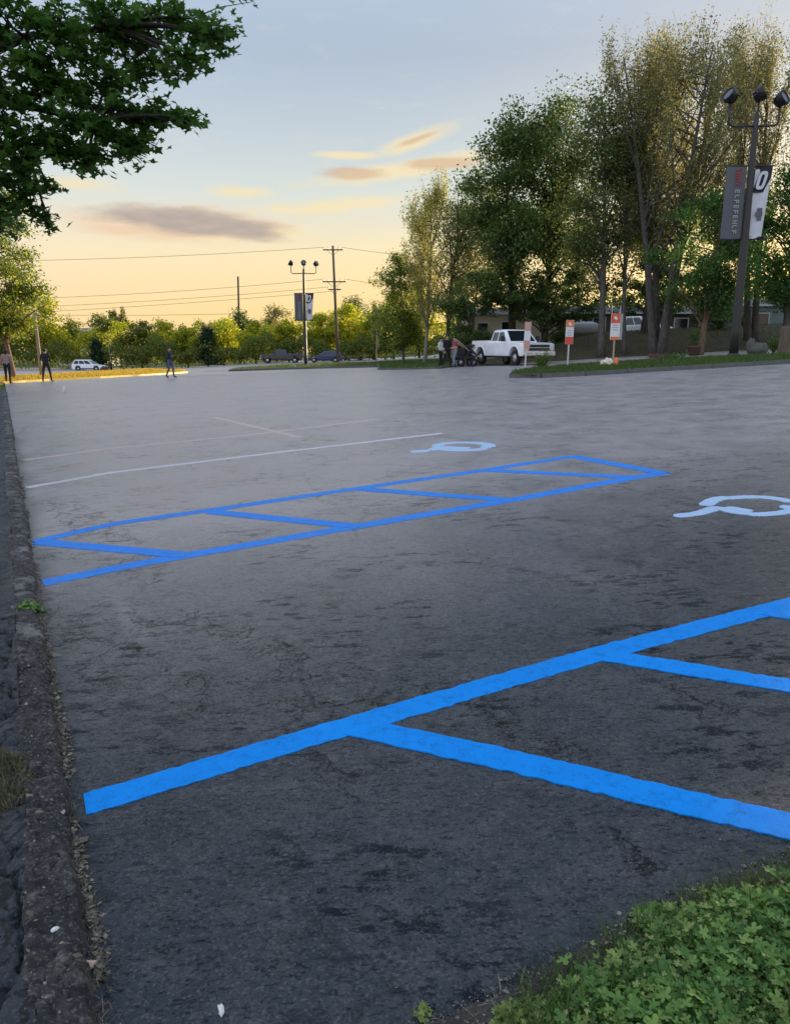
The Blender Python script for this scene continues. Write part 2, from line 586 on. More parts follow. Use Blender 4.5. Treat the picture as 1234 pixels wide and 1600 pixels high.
def mat_bark(name, a, b, scale=1.0):
    t = NT(name)
    c = t.coord('Object', (6 * scale, 6 * scale, 1.2 * scale))
    n = t.noise(c, 2.5, 7, .7)
    cc = t.mix(t.mr(n, .3, .7), a, b)
    return t.done(t.bsdf(cc, .85, 0, .3, t.bump(n, .8, .04)))


def mat_ground(name, stops, scale=1.5, rough=.9, spec=.2):
    t = NT(name)
    c = t.coord()
    n = t.noise(c, scale, 8, .7); n2 = t.noise(c, scale * 14, 6, .7); n3 = t.noise(c, .08, 3)
    k = t.math('ADD', t.math('MULTIPLY', n, .45), t.math('ADD', t.math('MULTIPLY', n2, .35), t.math('MULTIPLY', n3, .2)))
    return t.done(t.bsdf(t.ramp(k, stops), rough, 0, spec, t.bump(n2, .8, .03)))


M = {}
M['asphalt'] = mat_asphalt()
M['old'] = mat_old_asphalt()
M['kerb'] = mat_kerb()
M['kerb_pale'] = mat_kerb('pale_weathered_kerb', 1.5)
M['blue'] = mat_paint('blue_line_paint', (.0, .31, .95), .5, (.0, .10, .30), (.485, .62))
M['blue_worn'] = mat_paint('blue_line_paint_worn', (.04, .29, .90), .8, (.10, .14, .20), (.47, .68))
M['pale_blue'] = mat_paint('pale_blue_paint', (.50, .66, .86), .6, (.08, .09, .1), (.54, .70))
M['old_white'] = mat_paint('faded_white_paint', (.72, .66, .69), .65, (.34, .33, .335), (.50, .70))
M['old_pink'] = mat_paint('faded_orange_paint', (.66, .50, .44), .6, (.38, .355, .355), (.50, .70))
M['grass_base'] = mat_ground('grass_soil', [(.3, (.03, .04, .014)), (.5, (.06, .095, .025)), (.7, (.10, .14, .04))], 1.2)
M['bank'] = mat_ground('bare_bank', [(.3, (.05, .042, .028)), (.5, (.085, .072, .045)), (.7, (.10, .115, .045))], 1.0)
M['soil'] = mat_ground('verge_soil', [(.3, (.05, .042, .035)), (.5, (.13, .112, .098)), (.7, (.27, .24, .215))], 9)
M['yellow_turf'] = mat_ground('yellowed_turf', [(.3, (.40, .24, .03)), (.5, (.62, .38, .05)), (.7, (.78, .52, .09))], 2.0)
M['stone'] = plain('kerb_concrete', (.12, .118, .11), .8, 0, .4, 5, .4, 0, .5)
M['pole_dark'] = plain('dark_painted_steel', (.040, .036, .034), .5, .2, .3, 3, .5)
M['lamp_black'] = plain('black_lamp_housing', (.016, .016, .02), .38, .3, .3, 6, .5)
M['lamp_glass'] = plain('lamp_lens', (.10, .10, .12), .12, 0, .2, 6, .6)
M['wood'] = mat_bark('weathered_wood', (.085, .062, .045), (.17, .125, .09), .6)
M['pale_wood'] = mat_bark('pale_pole', (.30, .25, .20), (.44, .37, .29), .6)
M['wire'] = plain('power_cable', (.05, .045, .04), .6)
M['steel'] = plain('galvanised_steel', (.38, .38, .37), .45, .7, .2, 4)
M['white_post'] = plain('white_post_paint', (.62, .60, .56), .5, 0, .12, 5)
M['white_car'] = plain('white_car_paint', (.88, .885, .90), .28, 0, .008, 2, .5, .6)
M['dark_car'] = plain('charcoal_car_paint', (.035, .038, .045), .25, .2, .1, 2, .5, .6)
M['blue_car'] = plain('navy_car_paint', (.02, .035, .12), .25, .2, .1, 2, .5, .6)
M['silver_car'] = plain('silver_car_paint', (.42, .43, .45), .3, .5, .05, 2, .5, .6)
M['car_glass'] = plain('car_window_glass', (.012, .016, .02), .06, 0, .2, 2, .7)
M['black_plastic'] = plain('black_trim', (.014, .014, .015), .55, 0, .2, 8)
M['tyre'] = plain('tyre_rubber', (.016, .016, .017), .85, 0, .2, 12)
M['chrome'] = plain('bright_metal', (.62, .62, .64), .22, .95, .1, 6)
M['rim'] = plain('wheel_rim', (.46, .46, .47), .32, .7, .1, 6)
M['lens'] = plain('headlight_lens', (.55, .56, .58), .1, .1, .2, 20, .7)
M['amber'] = plain('amber_lens', (.65, .22, .03), .2)
M['red_lens'] = plain('tail_light', (.35, .015, .012), .2)
M['plate'] = plain('number_plate', (.65, .65, .62), .4)
M['orange'] = plain('orange_sign_paint', (.80, .20, .06), .5, 0, .1, 6)
M['salmon'] = plain('faded_salmon_paint', (.60, .33, .27), .6, 0, .12, 6)
M['red_orange'] = plain('red_orange_print', (.72, .10, .05), .5, 0, .1, 6)
M['sign_white'] = plain('white_sign_face', (.74, .73, .74), .5, 0, .06, 6)
M['sign_back'] = plain('grey_sign_board', (.36, .37, .34), .6, 0, .1, 6)
M['ban_grey'] = plain('grey_banner_cloth', (.11, .11, .125), .7, 0, .3, 3)
M['ban_black'] = plain('black_banner_cloth', (.012, .012, .015), .7, 0, .2, 3)
M['ban_white'] = plain('white_banner_cloth', (.62, .62, .66), .7, 0, .15, 3)
M['ban_red'] = plain('red_banner_print', (.42, .035, .03), .7)
M['ban_maroon'] = plain('maroon_banner_cloth', (.14, .04, .045), .7, 0, .3, 3)
M['cream'] = plain('cream_siding', (.56, .50, .39), .7, 0, .06, 3)
M['roofing'] = plain('grey_roofing', (.10, .10, .10), .8, 0, .2, 4)
M['trim_white'] = plain('white_trim', (.60, .60, .57), .6, 0, .06, 4)
M['dark_glass'] = plain('dark_window_glass', (.012, .014, .016), .1, 0, .2, 3, .6)
M['brown_wall'] = plain('brown_siding', (.085, .062, .055), .8, 0, .2, 3)
M['teal'] = plain('teal_grey_siding', (.20, .27, .28), .7, 0, .08, 3)
M['tan_roof'] = plain('tan_metal_roof', (.42, .33, .26), .6, 0, .1, 3)
M['tank'] = plain('pale_tank_paint', (.55, .57, .62), .4, 0, .06, 3)
M['terracotta'] = plain('terracotta', (.11, .052, .04), .8, 0, .15, 9)
M['rock'] = plain('grey_stone', (.10, .10, .085), .9, 0, .35, 7, .3, 0, .8)
M['bag'] = plain('cream_sack', (.72, .63, .48), .8, 0, .12, 8, .3, 0, .4)
M['scrap'] = plain('white_scrap', (.78, .75, .72), .7, 0, .05, 20)
M['pinkish'] = plain('pale_pink_chip', (.55, .37, .28), .8, 0, .25, 40)
M['bark_grey'] = mat_bark('grey_bark', (.060, .053, .047), (.15, .135, .12))
M['bark_pale'] = mat_bark('pale_bark', (.20, .165, .13), (.33, .28, .22))
M['bark_red'] = mat_bark('reddish_bark', (.13, .075, .05), (.24, .15, .10))
M['bark_dark'] = mat_bark('dark_bark', (.026, .022, .018), (.07, .058, .045))
M['leaf_maple'] = mat_leaf('maple_leaves', [(.035, .095, .018), (.072, .18, .032), (.15, .29, .055)], .42, .5, (.07, .15, .015))
M['leaf_dark'] = mat_leaf('dark_leaves', [(.045, .080, .024), (.09, .145, .042), (.155, .225, .06)], .40, .55, (.08, .13, .015))
M['leaf_mid'] = mat_leaf('mid_green_leaves', [(.07, .115, .028), (.13, .195, .045), (.20, .28, .065)], .45, .55, (.16, .20, .02))
M['leaf_bright'] = mat_leaf('bright_green_leaves', [(.045, .105, .028), (.085, .165, .045), (.14, .23, .06)], .42, .5, (.08, .22, .02))
M['leaf_olive'] = mat_leaf('olive_budding_leaves', [(.12, .145, .05), (.20, .225, .08), (.30, .31, .11)], .5, .6, (.30, .24, .05))
M['leaf_bud'] = mat_leaf('tan_budding_leaves', [(.24, .25, .09), (.38, .38, .14), (.50, .47, .20)], .56, .6, (.42, .32, .10))
M['leaf_sunlit'] = mat_leaf('sunlit_yellow_leaves', [(.18, .23, .018), (.36, .39, .03), (.56, .53, .05)], .58, .6, (.74, .72, .05))  # yellow of the low sunlight put into the leaf colour
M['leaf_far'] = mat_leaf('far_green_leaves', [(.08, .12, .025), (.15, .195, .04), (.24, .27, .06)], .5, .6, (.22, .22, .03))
M['needle'] = mat_leaf('conifer_needles', [(0.012, 0.033, 0.015), (0.021, 0.054, 0.021), (0.036, 0.078, 0.027)], .15, .6)
M['weed'] = mat_leaf('weed_leaves', [(.075, .165, .045), (.165, .31, .075), (.30, .43, .11)], .34, .5, (.10, .22, .03), 3)
M['weed_pale'] = mat_leaf('pale_weed_leaves', [(.15, .22, .06), (.24, .32, .085), (.36, .42, .14)], .32, .55, (.2, .26, .06), 3)
M['blade'] = mat_leaf('grass_blades', [(0.048, 0.088, 0.024), (0.080, 0.136, 0.035), (0.136, 0.192, 0.048)], .3, .6, (.12, .16, .03), 2)
M['dry'] = mat_leaf('dry_grass_blades', [(0.065, 0.072, 0.029), (0.143, 0.130, 0.065), (0.260, 0.215, 0.117)], .3, .7, (.2, .16, .07), 2)
M['yblade'] = mat_leaf('yellow_grass_blades', [(.42, .28, .025), (.58, .40, .05), (.68, .50, .09)], .35, .7, (.6, .4, .04), 2)
M['straw'] = mat_leaf('straw_blades', [(.14, .115, .07), (.24, .20, .13), (.36, .31, .21)], .15, .8)
M['debris'] = mat_leaf('kerb_debris', [(.035, .028, .02), (.13, .11, .08), (.34, .30, .24)], 0.0, .9)
M['pebble'] = mat_leaf('pebbles', [(.05, .045, .042), (.13, .115, .105), (.30, .27, .25)], 0.0, .85)
M['skin'] = plain('skin', (.42, .25, .18), .55, 0, .08, 9)
M['hair'] = plain('dark_hair', (.018, .013, .010), .6)
M['cl_black'] = plain('black_cloth', (.012, .012, .014), .85, 0, .2, 9)
M['cl_navy'] = plain('navy_cloth', (.016, .020, .038), .85, 0, .2, 9)
M['cl_jean'] = plain('blue_denim', (.07, .10, .17), .85, 0, .2, 9)
M['cl_ljean'] = plain('light_denim', (.19, .24, .30), .85, 0, .2, 9)
M['cl_white'] = plain('white_cloth', (.58, .58, .58), .85, 0, .08, 9)
M['cl_pink'] = plain('dusty_pink_cloth', (.30, .20, .19), .85, 0, .1, 9)
M['cl_red'] = plain('red_check_cloth', (.26, .05, .06), .85, 0, .5, 30)
M['shoe'] = plain('dark_shoes', (.02, .017, .015), .6)
M['yellow_bar'] = plain('tan_handle_bar', (.42, .31, .20), .5)

# ------------------------------------------------------------------ ground sheets
def grid_sheet(name, us, vs, fn, mat, smooth=True):
    """fn(U, V) -> X, Y, Z arrays"""
    U, V_ = np.meshgrid(us, vs, indexing='ij')
    X, Y, Z = fn(U, V_)
    V = np.stack([X, Y, Z], -1).reshape(-1, 3)
    nu, nv = len(us), len(vs)
    i = np.arange(nu - 1)[:, None] * nv + np.arange(nv - 1)[None, :]
    F = np.stack([i, i + nv, i + nv + 1, i + 1], -1).reshape(-1, 4)
    # face up whatever the parametrisation
    a, b, c = V[F[0, 0]], V[F[0, 1]], V[F[0, 3]]
    if np.cross(b - a, c - a)[2] < 0: F = F[:, ::-1]
    return link_mesh(name, np_mesh(name, V, F), mat, None, smooth)


def spaced(a, b, first, ratio, cap):
    out = [a]; d = first
    while out[-1] < b:
        out.append(out[-1] + d); d = min(d * ratio, cap)
    return np.array(out)


gx = np.concatenate([-spaced(0, 900, 1.0, 1.045, 60)[::-1][:-1], spaced(0, 900, 1.0, 1.045, 60)])
gy = np.concatenate([-spaced(0, 120, 1.0, 1.1, 30)[::-1][:-1], spaced(0, 1100, 1.0, 1.02, 60)])
ground = grid_sheet('ground', gx, gy, lambda X, Y: (X, Y, G(X, Y) - .035 - .05 * sstep(2, 6, np.hypot(X, Y)) - .05 * (X < -30)), M['grass_base'])
tag(ground, 'dark grassy ground running out to the trees', kind='structure')


def vnoise(x, y, s=1.0, seed=0.0):
    """cheap smooth pseudo-noise, arrays"""
    return (np.sin(x * 1.7 * s + seed) * np.cos(y * 2.3 * s - seed * 1.3) + .5 * np.sin(x * 4.1 * s + y * 3.3 * s + seed * 2)
            + .3 * np.sin(x * 9.7 * s - y * 8.1 * s + seed)) / 1.8


# lot edge towards the verge (near right) comes from this wavy line in s
def verge_s(t):
    t = np.asarray(t, float)
    return -.40 - .055 * t + .03 * vnoise(t * 2.2, t * 0 + 1.0, 1.0, 2.0)


ls = np.concatenate([[0], spaced(0.03, 131, .05, 1.02, 2.0)])
lt = np.concatenate([[-.02], spaced(0.03, 95, .05, 1.022, 2.0)])


def lot_fn(Sg, Tg):
    s0 = verge_s(Tg)
    S = s0 + (Sg / 131) * (131 - s0)
    # keep near rows fine
    S = s0 * (1 - np.clip(Sg / 8, 0, 1)) + Sg
    X = K0[0] + S_DIR[0] * S + T_DIR[0] * Tg
    Y = K0[1] + S_DIR[1] * S + T_DIR[1] * Tg
    return X, Y, G(X, Y)


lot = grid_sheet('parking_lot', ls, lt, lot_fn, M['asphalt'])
tag(lot, 'worn dark asphalt of the parking lot', kind='structure')
co = np.empty(len(lot.data.vertices) * 3, np.float32); lot.data.vertices.foreach_get('co', co); co = co.reshape(-1, 3)
S_, T_ = inv_st(co[:, 0], co[:, 1])
seal = np.clip(1 - (S_ - verge_s(T_)) / .16, 0, 1) ** .7
seal = np.maximum(seal, .75 * np.clip(1 - T_ / (.16 + .05 * np.sin(S_ * 3)), 0, 1) * (S_ < 14))
seal = np.maximum(seal, .40 * np.clip((1.9 - S_) / 1.6, 0, 1))  # broad near darkening, also stands in for the dimmer steep view angle
a_ = lot.data.attributes.new('seal', 'FLOAT', 'POINT'); a_.data.foreach_set('value', seal.astype(np.float32))


def soft_path(pts, w):
    P = np.array([hit(*p)[:2] for p in pts]); out = np.zeros(len(co))
    for a, b in zip(P[:-1], P[1:]):
        ab = b - a; q = co[:, :2] - a
        u = np.clip(q @ ab / (ab @ ab), 0, 1)
        d = np.hypot(*(q - u[:, None] * ab).T)
        out = np.maximum(out, np.exp(-(d / w) ** 2))
    return out


worn_sheen = .55 * soft_path([(92, 838), (118, 868), (150, 905), (205, 960), (215, 1000)], .10)
worn_sheen = np.maximum(worn_sheen, .30 * soft_path([(560, 880), (760, 850), (880, 900)], .55))
worn_sheen = np.maximum(worn_sheen, .28 * soft_path([(150, 800), (300, 830), (480, 900)], .5))
worn_sheen = np.maximum(worn_sheen, .35 * soft_path([(240, 700), (600, 640), (900, 640)], 2.6))
worn_sheen = np.maximum(worn_sheen, .45 * soft_path([(100, 640), (500, 620), (1000, 610)], 6))
worn_sheen = np.maximum(worn_sheen, .95 * sstep(.8, 6.0, S_ + .35 * vnoise(co[:, 0], co[:, 1], .7, 4)))  # older asphalt paled with distance, grazing sky reflection put into the colour
worn_sheen = np.maximum(worn_sheen, .30 * sstep(1.2, 3.5, S_))
a_ = lot.data.attributes.new('worn_sheen', 'FLOAT', 'POINT'); a_.data.foreach_set('value', worn_sheen.astype(np.float32))

crk = soft_path([(215, 975), (300, 960), (420, 1015), (480, 1055), (540, 1050)], .13)
crk = np.maximum(crk, soft_path([(110, 960), (180, 1040), (260, 1080), (420, 1085), (560, 1100)], .20))
crk = np.maximum(crk, soft_path([(470, 1140), (500, 1190), (560, 1240)], .07))
crk = np.maximum(crk, soft_path([(960, 1300), (1010, 1360), (1060, 1410)], .05))
crk = np.maximum(crk, soft_path([(100, 790), (160, 830), (230, 900)], .22))
crk = np.maximum(crk, .8 * soft_path([(620, 1090), (700, 1060), (820, 1150), (900, 1180)], .10))
a_ = lot.data.attributes.new('crk', 'FLOAT', 'POINT'); a_.data.foreach_set('value', crk.astype(np.float32))

# the road beyond the lot, left of it too
ry = spaced(46, 128, 1.2, 1.02, 3); rx = spaced(-130, 12, 2.0, 1.0, 2)
road = grid_sheet('road', rx, ry, lambda X, Y: (X, Y + .11 * (X + 20) * sstep(128, 46, Y) * 0, G(X, Y) + .006), M['asphalt'])
tag(road, 'grey road and far lot below the hedge', kind='structure')
me = road.data
for nm, vv in (('seal', 0.0), ('worn_sheen', .95)):
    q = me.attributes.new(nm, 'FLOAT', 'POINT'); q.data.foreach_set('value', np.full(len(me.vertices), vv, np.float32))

# bank and lawn behind the drive
bank = grid_sheet('bank', spaced(2, 90, 1, 1.03, 6), spaced(45.2, 75, .8, 1.02, 2),
                  lambda X, Y: (X, Y, G(X, Y) + .015 + .12 * sstep(45.2, 47.5, Y) + .05 * vnoise(X, Y, .5, 1) * sstep(45.2, 47.5, Y)), M['bank'])
tag(bank, 'brown shaded bank rising behind the driveway', kind='structure')


def resample(P, step):
    P = [Vector((float(a[0]), float(a[1]))) for a in P]; out = []
    for a, b in zip(P[:-1], P[1:]):
        n = max(1, int((b - a).length / step))
        out += [a.lerp(b, i / n) for i in range(n)]
    out.append(P[-1]); return out


def island(name, label, front, back, h=.13, kerb_w=.16, mat=None, topmat_cells=24, kerb_mat=None, step=1.0, segs=True):
    """raised bed between two ground polylines; kerb blocks along the front"""
    mat = mat or M['grass_base']
    A = resample(front, .5); B = resample(back, .5)
    n = 40; m = 8

    def pick(Pl, u):
        d = [0]
        for a, b in zip(Pl[:-1], Pl[1:]): d.append(d[-1] + (b - a).length)
        x = u * d[-1]
        k = min(len(Pl) - 2, max(0, int(np.searchsorted(d, x)) - 1))
        f = (x - d[k]) / max(1e-6, d[k + 1] - d[k])
        return Pl[k].lerp(Pl[k + 1], min(1, max(0, f)))
    us = np.linspace(0, 1, n); vs = np.linspace(0, 1, m)
    X = np.zeros((n, m)); Y = np.zeros((n, m))
    for i, u in enumerate(us):
        a = pick(A, u); b = pick(B, u)
        for j, v in enumerate(vs):
            p = a.lerp(b, v); X[i, j] = p.x; Y[i, j] = p.y
    Z = G(X, Y) + h - .02 + .06 * np.sin(np.pi * vs)[None, :] + .02 * vnoise(X, Y, 1.5, 3)
    V = np.stack([X, Y, Z], -1).reshape(-1, 3)
    i = np.arange(n - 1)[:, None] * m + np.arange(m - 1)[None, :]
    F = np.stack([i, i + m, i + m + 1, i + 1], -1).reshape(-1, 4)
    a, b, c = V[F[0, 0]], V[F[0, 1]], V[F[0, 3]]
    if np.cross(b - a, c - a)[2] < 0: F = F[:, ::-1]
    o = link_mesh(name, np_mesh(name, V, F), mat, None, True)
    tag(o, label, kind='structure')
    # kerb blocks all the way round
    ring = [pick(A, u) for u in us] + [pick(B, u) for u in us[::-1]]
    ring = resample(ring + [ring[0]], .25)
    L = sum((q - p).length for p, q in zip(ring[:-1], ring[1:]))
    acc = 0; start = ring[0]; blocks = []; cur = [ring[0]]
    for p, q in zip(ring[:-1], ring[1:]):
        acc += (q - p).length; cur.append(q)
        if acc >= step: blocks.append(cur); cur = [q]; acc = 0
    for bl in blocks:
        p, q = bl[0], bl[-1]
        d = q - p; ln = d.length
        if ln < .05: continue
        mid = (p + q) / 2
        zz = float(G(mid.x, mid.y)); dz = float(G(q.x, q.y) - G(p.x, p.y))
        rot = Matrix.Rotation(math.atan2(d.y, d.x), 3, 'Z') @ Matrix.Rotation(-math.atan2(dz, ln), 3, 'Y')
        mb = MB().box((mid.x, mid.y, zz + h / 2 - .03), (ln - .012, kerb_w, h + .06), 0, rot)
        mb.build('kerb_stone', kerb_mat or M['stone'], o)
    return o


H2 = lambda *pts: [hit(*p)[:2] for p in pts]
right_front = H2((797, 590.5), (830, 591), (900, 588), (1000, 582), (1120, 575), (1234, 568)) + [np.array([26.0, 26.5])]
right_back = [hit(806, 586)[:2], hit(840, 581)[:2], hit(900, 575)[:2], hit(1000, 569)[:2], hit(1120, 563)[:2], hit(1234, 560)[:2], np.array([26.0, 31.5])]
isl_r = island('grass_island', 'long kerbed grass island holding the signs and the near lamp post', right_front, right_back, .14, .16, step=1.2)
cen_front = H2((358, 580.5), (420, 578.3), (500, 576), (590, 574))
cen_back = [hit(372, 577.5)[:2], hit(440, 572)[:2], hit(520, 568.5)[:2], hit(592, 567.5)[:2]]
isl_c = island('median_island', 'narrow grass median under the far lamp post', cen_front, cen_back, .14, .2, step=1.6)
mid_front = H2((592, 578), (640, 577.5), (690, 576), (720, 571))
mid_back = [hit(592, 566)[:2], hit(640, 563)[:2], hit(690, 562)[:2], hit(720, 562)[:2]]
isl_m = island('lawn', 'green lawn strip under the slender trees left of the white pickup', mid_front, mid_back, .10, .16, step=1.6)
yel_front = H2((2, 600), (60, 596), (150, 591.5), (230, 587), (292, 583))
yel_back = [hit(2, 590.5)[:2], hit(60, 588.5)[:2], hit(150, 582.5)[:2], hit(230, 578.5)[:2], hit(288, 581)[:2]]
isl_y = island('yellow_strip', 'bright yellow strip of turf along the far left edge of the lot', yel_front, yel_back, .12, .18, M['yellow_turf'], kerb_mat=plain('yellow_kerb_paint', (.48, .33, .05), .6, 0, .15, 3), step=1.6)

# ------------------------------------------------------------------ painted markings
def stripe(name, P0, P1, w, mat, parent=None, lift=.004, rag=.006, ends=True):
    a = np.array(P0[:2], float); b = np.array(P1[:2], float)
    d = b - a; ln = np.hypot(*d); d /= ln; nrm = np.array([-d[1], d[0]])
    n = max(4, int(ln / .03)); V = []; F = []
    r = np.random.default_rng(int(abs(a[0] * 1000) + abs(b[1] * 777)))
    j1 = r.normal(0, rag, n + 1); j2 = r.normal(0, rag, n + 1)
    for i in range(n + 1):
        u = i / n; c = a + d * ln * u + nrm * .008 * math.sin(u * 7 + a[0])
        p = c + nrm * (w / 2 + j1[i]); q = c - nrm * (w / 2 + j2[i])
        for k in (p, c, q): V.append((k[0], k[1], float(G(k[0], k[1])) + lift))
    for i in range(n):
        F += [(3 * i + 1, 3 * i + 4, 3 * i + 3, 3 * i), (3 * i + 2, 3 * i + 5, 3 * i + 4, 3 * i + 1)]
    V = np.array(V); F = np.array(F)
    if np.cross(V[F[0][1]] - V[F[0][0]], V[F[0][3]] - V[F[0][0]])[2] < 0: F = F[:, ::-1]
    return link_mesh(name, np_mesh(name, V, F), mat, parent, True)


def origin_to(o_children, root):
    pass


near = thing('access_aisle_marking', 'bright blue hatched access aisle painted nearest the camera', 'floor marking', (0, 0, 0), 0, 'painted blue access aisles')
n0, n1 = hit(133, 1257), hit(1234, 942)
dN = (n1 - n0); dN /= np.hypot(dN[0], dN[1])
nEnd = n0 + dN * 6.3
# slight straightening: the edge line runs through the points seen
ptsN = [hit(133, 1257), hit(560, 1130), hit(930, 1022), hit(1234, 944)]
ptsN.append(ptsN[-1] + (ptsN[-1] - ptsN[-2]) / np.linalg.norm((ptsN[-1] - ptsN[-2])[:2]) * 1.9)
for a, b in zip(ptsN[:-1], ptsN[1:]):
    pass


def polystripe(name, pts, w, mat, parent, lift=.004, rag=.006):
    round_ = mat.name.startswith('pale')
    """one ragged stripe following several ground points"""
    Q = [np.array(p[:2], float) for p in pts]
    dens = []
    for a, b in zip(Q[:-1], Q[1:]):
        n = max(2, int(np.hypot(*(b - a)) / .03))
        dens += [a + (b - a) * i / n for i in range(n)]
    dens.append(Q[-1]); D = np.array(dens)
    # smooth the corners
    for _ in range(6):
        D[1:-1] = .25 * D[:-2] + .5 * D[1:-1] + .25 * D[2:]
    tg = np.gradient(D, axis=0); tg /= np.hypot(tg[:, 0], tg[:, 1])[:, None]
    nr = np.stack([-tg[:, 1], tg[:, 0]], -1)
    r = np.random.default_rng(int(abs(D[0, 0] * 991) + abs(D[-1, 1] * 577)))
    n = len(D)
    j1 = r.normal(0, rag * .5, n); j2 = r.normal(0, rag * .5, n)
    slow = np.interp(np.arange(n), np.arange(0, n + 12, 12), r.normal(0, rag * .45, len(np.arange(0, n + 12, 12))))
    wk = np.ones(n)
    if round_:
        ds_ = np.concatenate([[0], np.cumsum(np.hypot(*np.diff(D, axis=0).T))]); e_ = np.minimum(ds_, ds_[-1] - ds_) / (w * .5)
        wk = np.sqrt(np.clip(1 - (1 - np.clip(e_, 0, 1)) ** 2, .05, 1))
    P = D + nr * ((w / 2 + j1 + slow) * wk)[:, None]; Qq = D - nr * ((w / 2 + j2 - slow) * wk)[:, None]
    V = np.stack([P, D, Qq], 1).reshape(-1, 2)
    V = np.column_stack([V, G(V[:, 0], V[:, 1]) + lift * .62])
    # thin turned down rims, the thickness of the paint
    SK = np.concatenate([V[0::3] - [0, 0, lift + .002], V[2::3] - [0, 0, lift + .002]]); b0 = len(V)
    i = np.arange(n - 1) * 3; j = np.arange(n - 1)
    F = np.concatenate([np.stack([i + 1, i + 4, i + 3, i], -1), np.stack([i + 2, i + 5, i + 4, i + 1], -1),
                        np.stack([i, i + 3, b0 + j + 1, b0 + j], -1), np.stack([i + 5, i + 2, b0 + n + j, b0 + n + j + 1], -1)])
    V = np.vstack([V, SK])
    if np.cross(V[F[0][1]] - V[F[0][0]], V[F[0][3]] - V[F[0][0]])[2] < 0: F = F[:, ::-1]
    return link_mesh(name, np_mesh(name, V, F), mat, parent, False)


def ext(a, b, L):
    d = (b - a); d = d / np.hypot(d[0], d[1]); return b + d * L


polystripe('edge_line', ptsN, .145, M['blue'], near)
# the aisle's second edge line lies outside the frame, 1.5 m nearer
off = np.array([-S_DIR[0], -S_DIR[1], 0]) * 1.72
h1a, h1b = hit(552, 1134), hit(1234, 1291)
h2a, h2b = hit(932, 1022), hit(1234, 1072)
h3a = hit(1185, 955)
polystripe('hatch_line', [h1a, h1b, ext(h1a, h1b, .25)], .145, M['blue'], near, .0075)
polystripe('hatch_line', [h2a, h2b, ext(h2a, h2b, .75)], .135, M['blue'], near, .0075)
polystripe('hatch_line', [h3a, ext(h2a, h2b, 0) - h2a + h3a, h3a + (h2b - h2a) * 1.8], .135, M['blue'], near, .0075)
eA = ext(h1a, h1b, .22); eC = h3a + (h2b - h2a) * 1.8
polystripe('edge_line', [eA, (eA + eC) / 2, eC], .145, M['blue'], near, .011)

far = thing('access_aisle_marking', 'far blue hatched access aisle running from the kerb to the middle of the lot', 'floor marking', (0, 0, 0), 0, 'painted blue access aisles')
fa = [hit(*p) for p in ((52, 847), (180, 818), (330, 797), (560, 763), (760, 734), (897, 713))]
fb = [hit(*p) for p in ((68, 911), (180, 888), (290, 868), (560, 822), (800, 781), (990, 746), (1040, 739))]
polystripe('edge_line', fa, .15, M['blue_worn'], far)
polystripe('edge_line', fb, .165, M['blue_worn'], far)
polystripe('end_line', [hit(893, 713), hit(1037, 740)], .17, M['blue_worn'], far, .0075)
for p, q in (((60, 847), (292, 868)), ((330, 800), (562, 823)), ((560, 764), (802, 782)), ((760, 735), (992, 746))):
    polystripe('hatch_line', [hit(*p), hit(*q)], .155, M['blue_worn'], far, .0075)

for lab, pts, w, mt in (
        ('faded pale stall line from the kerb towards the far wheelchair symbol', ((42, 762), (170, 739), (400, 711), (690, 677)), .13, 'old_white'),
        ('long faint orange stall line beyond the pale one on the far side', ((38, 719), (170, 701), (380, 681), (592, 655)), .14, 'old_pink'),
        ('short faint pale line slanting across the middle of the lot', ((335, 652), (470, 684)), .14, 'old_pink')):
    o = polystripe('stall_line', [hit(*p) for p in pts], w, M[mt], None, .004, .012)
    tag(o, lab, 'floor marking', 'old faded stall lines')


def wheelchair(label, centre, ux, uy, rx, ry, foot, extras, w):
    """stencil symbol built of ground ribbons: big wheel, seat and leg strokes"""
    t = thing('wheelchair_symbol', label, 'floor marking', (0, 0, 0), 0, 'wheelchair symbols')
    return t


def arc_pts(cx, cy, rx, ry, a0, a1, n=24):
    return [hit(cx + rx * math.cos(R(a0 + (a1 - a0) * i / n)), cy - ry * math.sin(R(a0 + (a1 - a0) * i / n))) for i in range(n + 1)]


w1 = thing('wheelchair_symbol', 'pale blue wheelchair symbol beyond the far hatched aisle', 'floor marking', (0, 0, 0), 0, 'wheelchair symbols')
polystripe('wheel_arc', arc_pts(724, 696.5, 41, 5.0, 200, -20), 0.182, M['pale_blue'], w1, .004)
polystripe('wheel_arc', arc_pts(722, 698, 43, 5.6, 215, 330), 0.182, M['pale_blue'], w1, .006)
polystripe('seat_stroke', [hit(640, 706), hit(672, 704.5)], 0.224, M['pale_blue'], w1, .004)
polystripe('leg_stroke', [hit(672, 704.5), hit(686, 699), hit(735, 701)], 0.182, M['pale_blue'], w1, .008)
polystripe('foot_stroke', [hit(754, 697), hit(770, 699.5)], 0.224, M['pale_blue'], w1, .009)
w2 = thing('wheelchair_symbol', 'larger pale blue wheelchair symbol cut by the right edge of view', 'floor marking', (0, 0, 0), 0, 'wheelchair symbols')
polystripe('wheel_arc', arc_pts(1172, 789, 66, 12.5, 128, 15), 0.119, M['pale_blue'], w2, .004)
polystripe('wheel_arc', arc_pts(1178, 791, 70, 13, 260, 345), 0.119, M['pale_blue'], w2, .006)
polystripe('leg_stroke', [hit(1052, 807), hit(1090, 803), hit(1106, 798), hit(1124, 792)], .125, M['pale_blue'], w2, .0045)
polystripe('body_stroke', [hit(1100, 791), hit(1110, 783), hit(1122, 779), hit(1138, 777)], .13, M['pale_blue'], w2, .008)
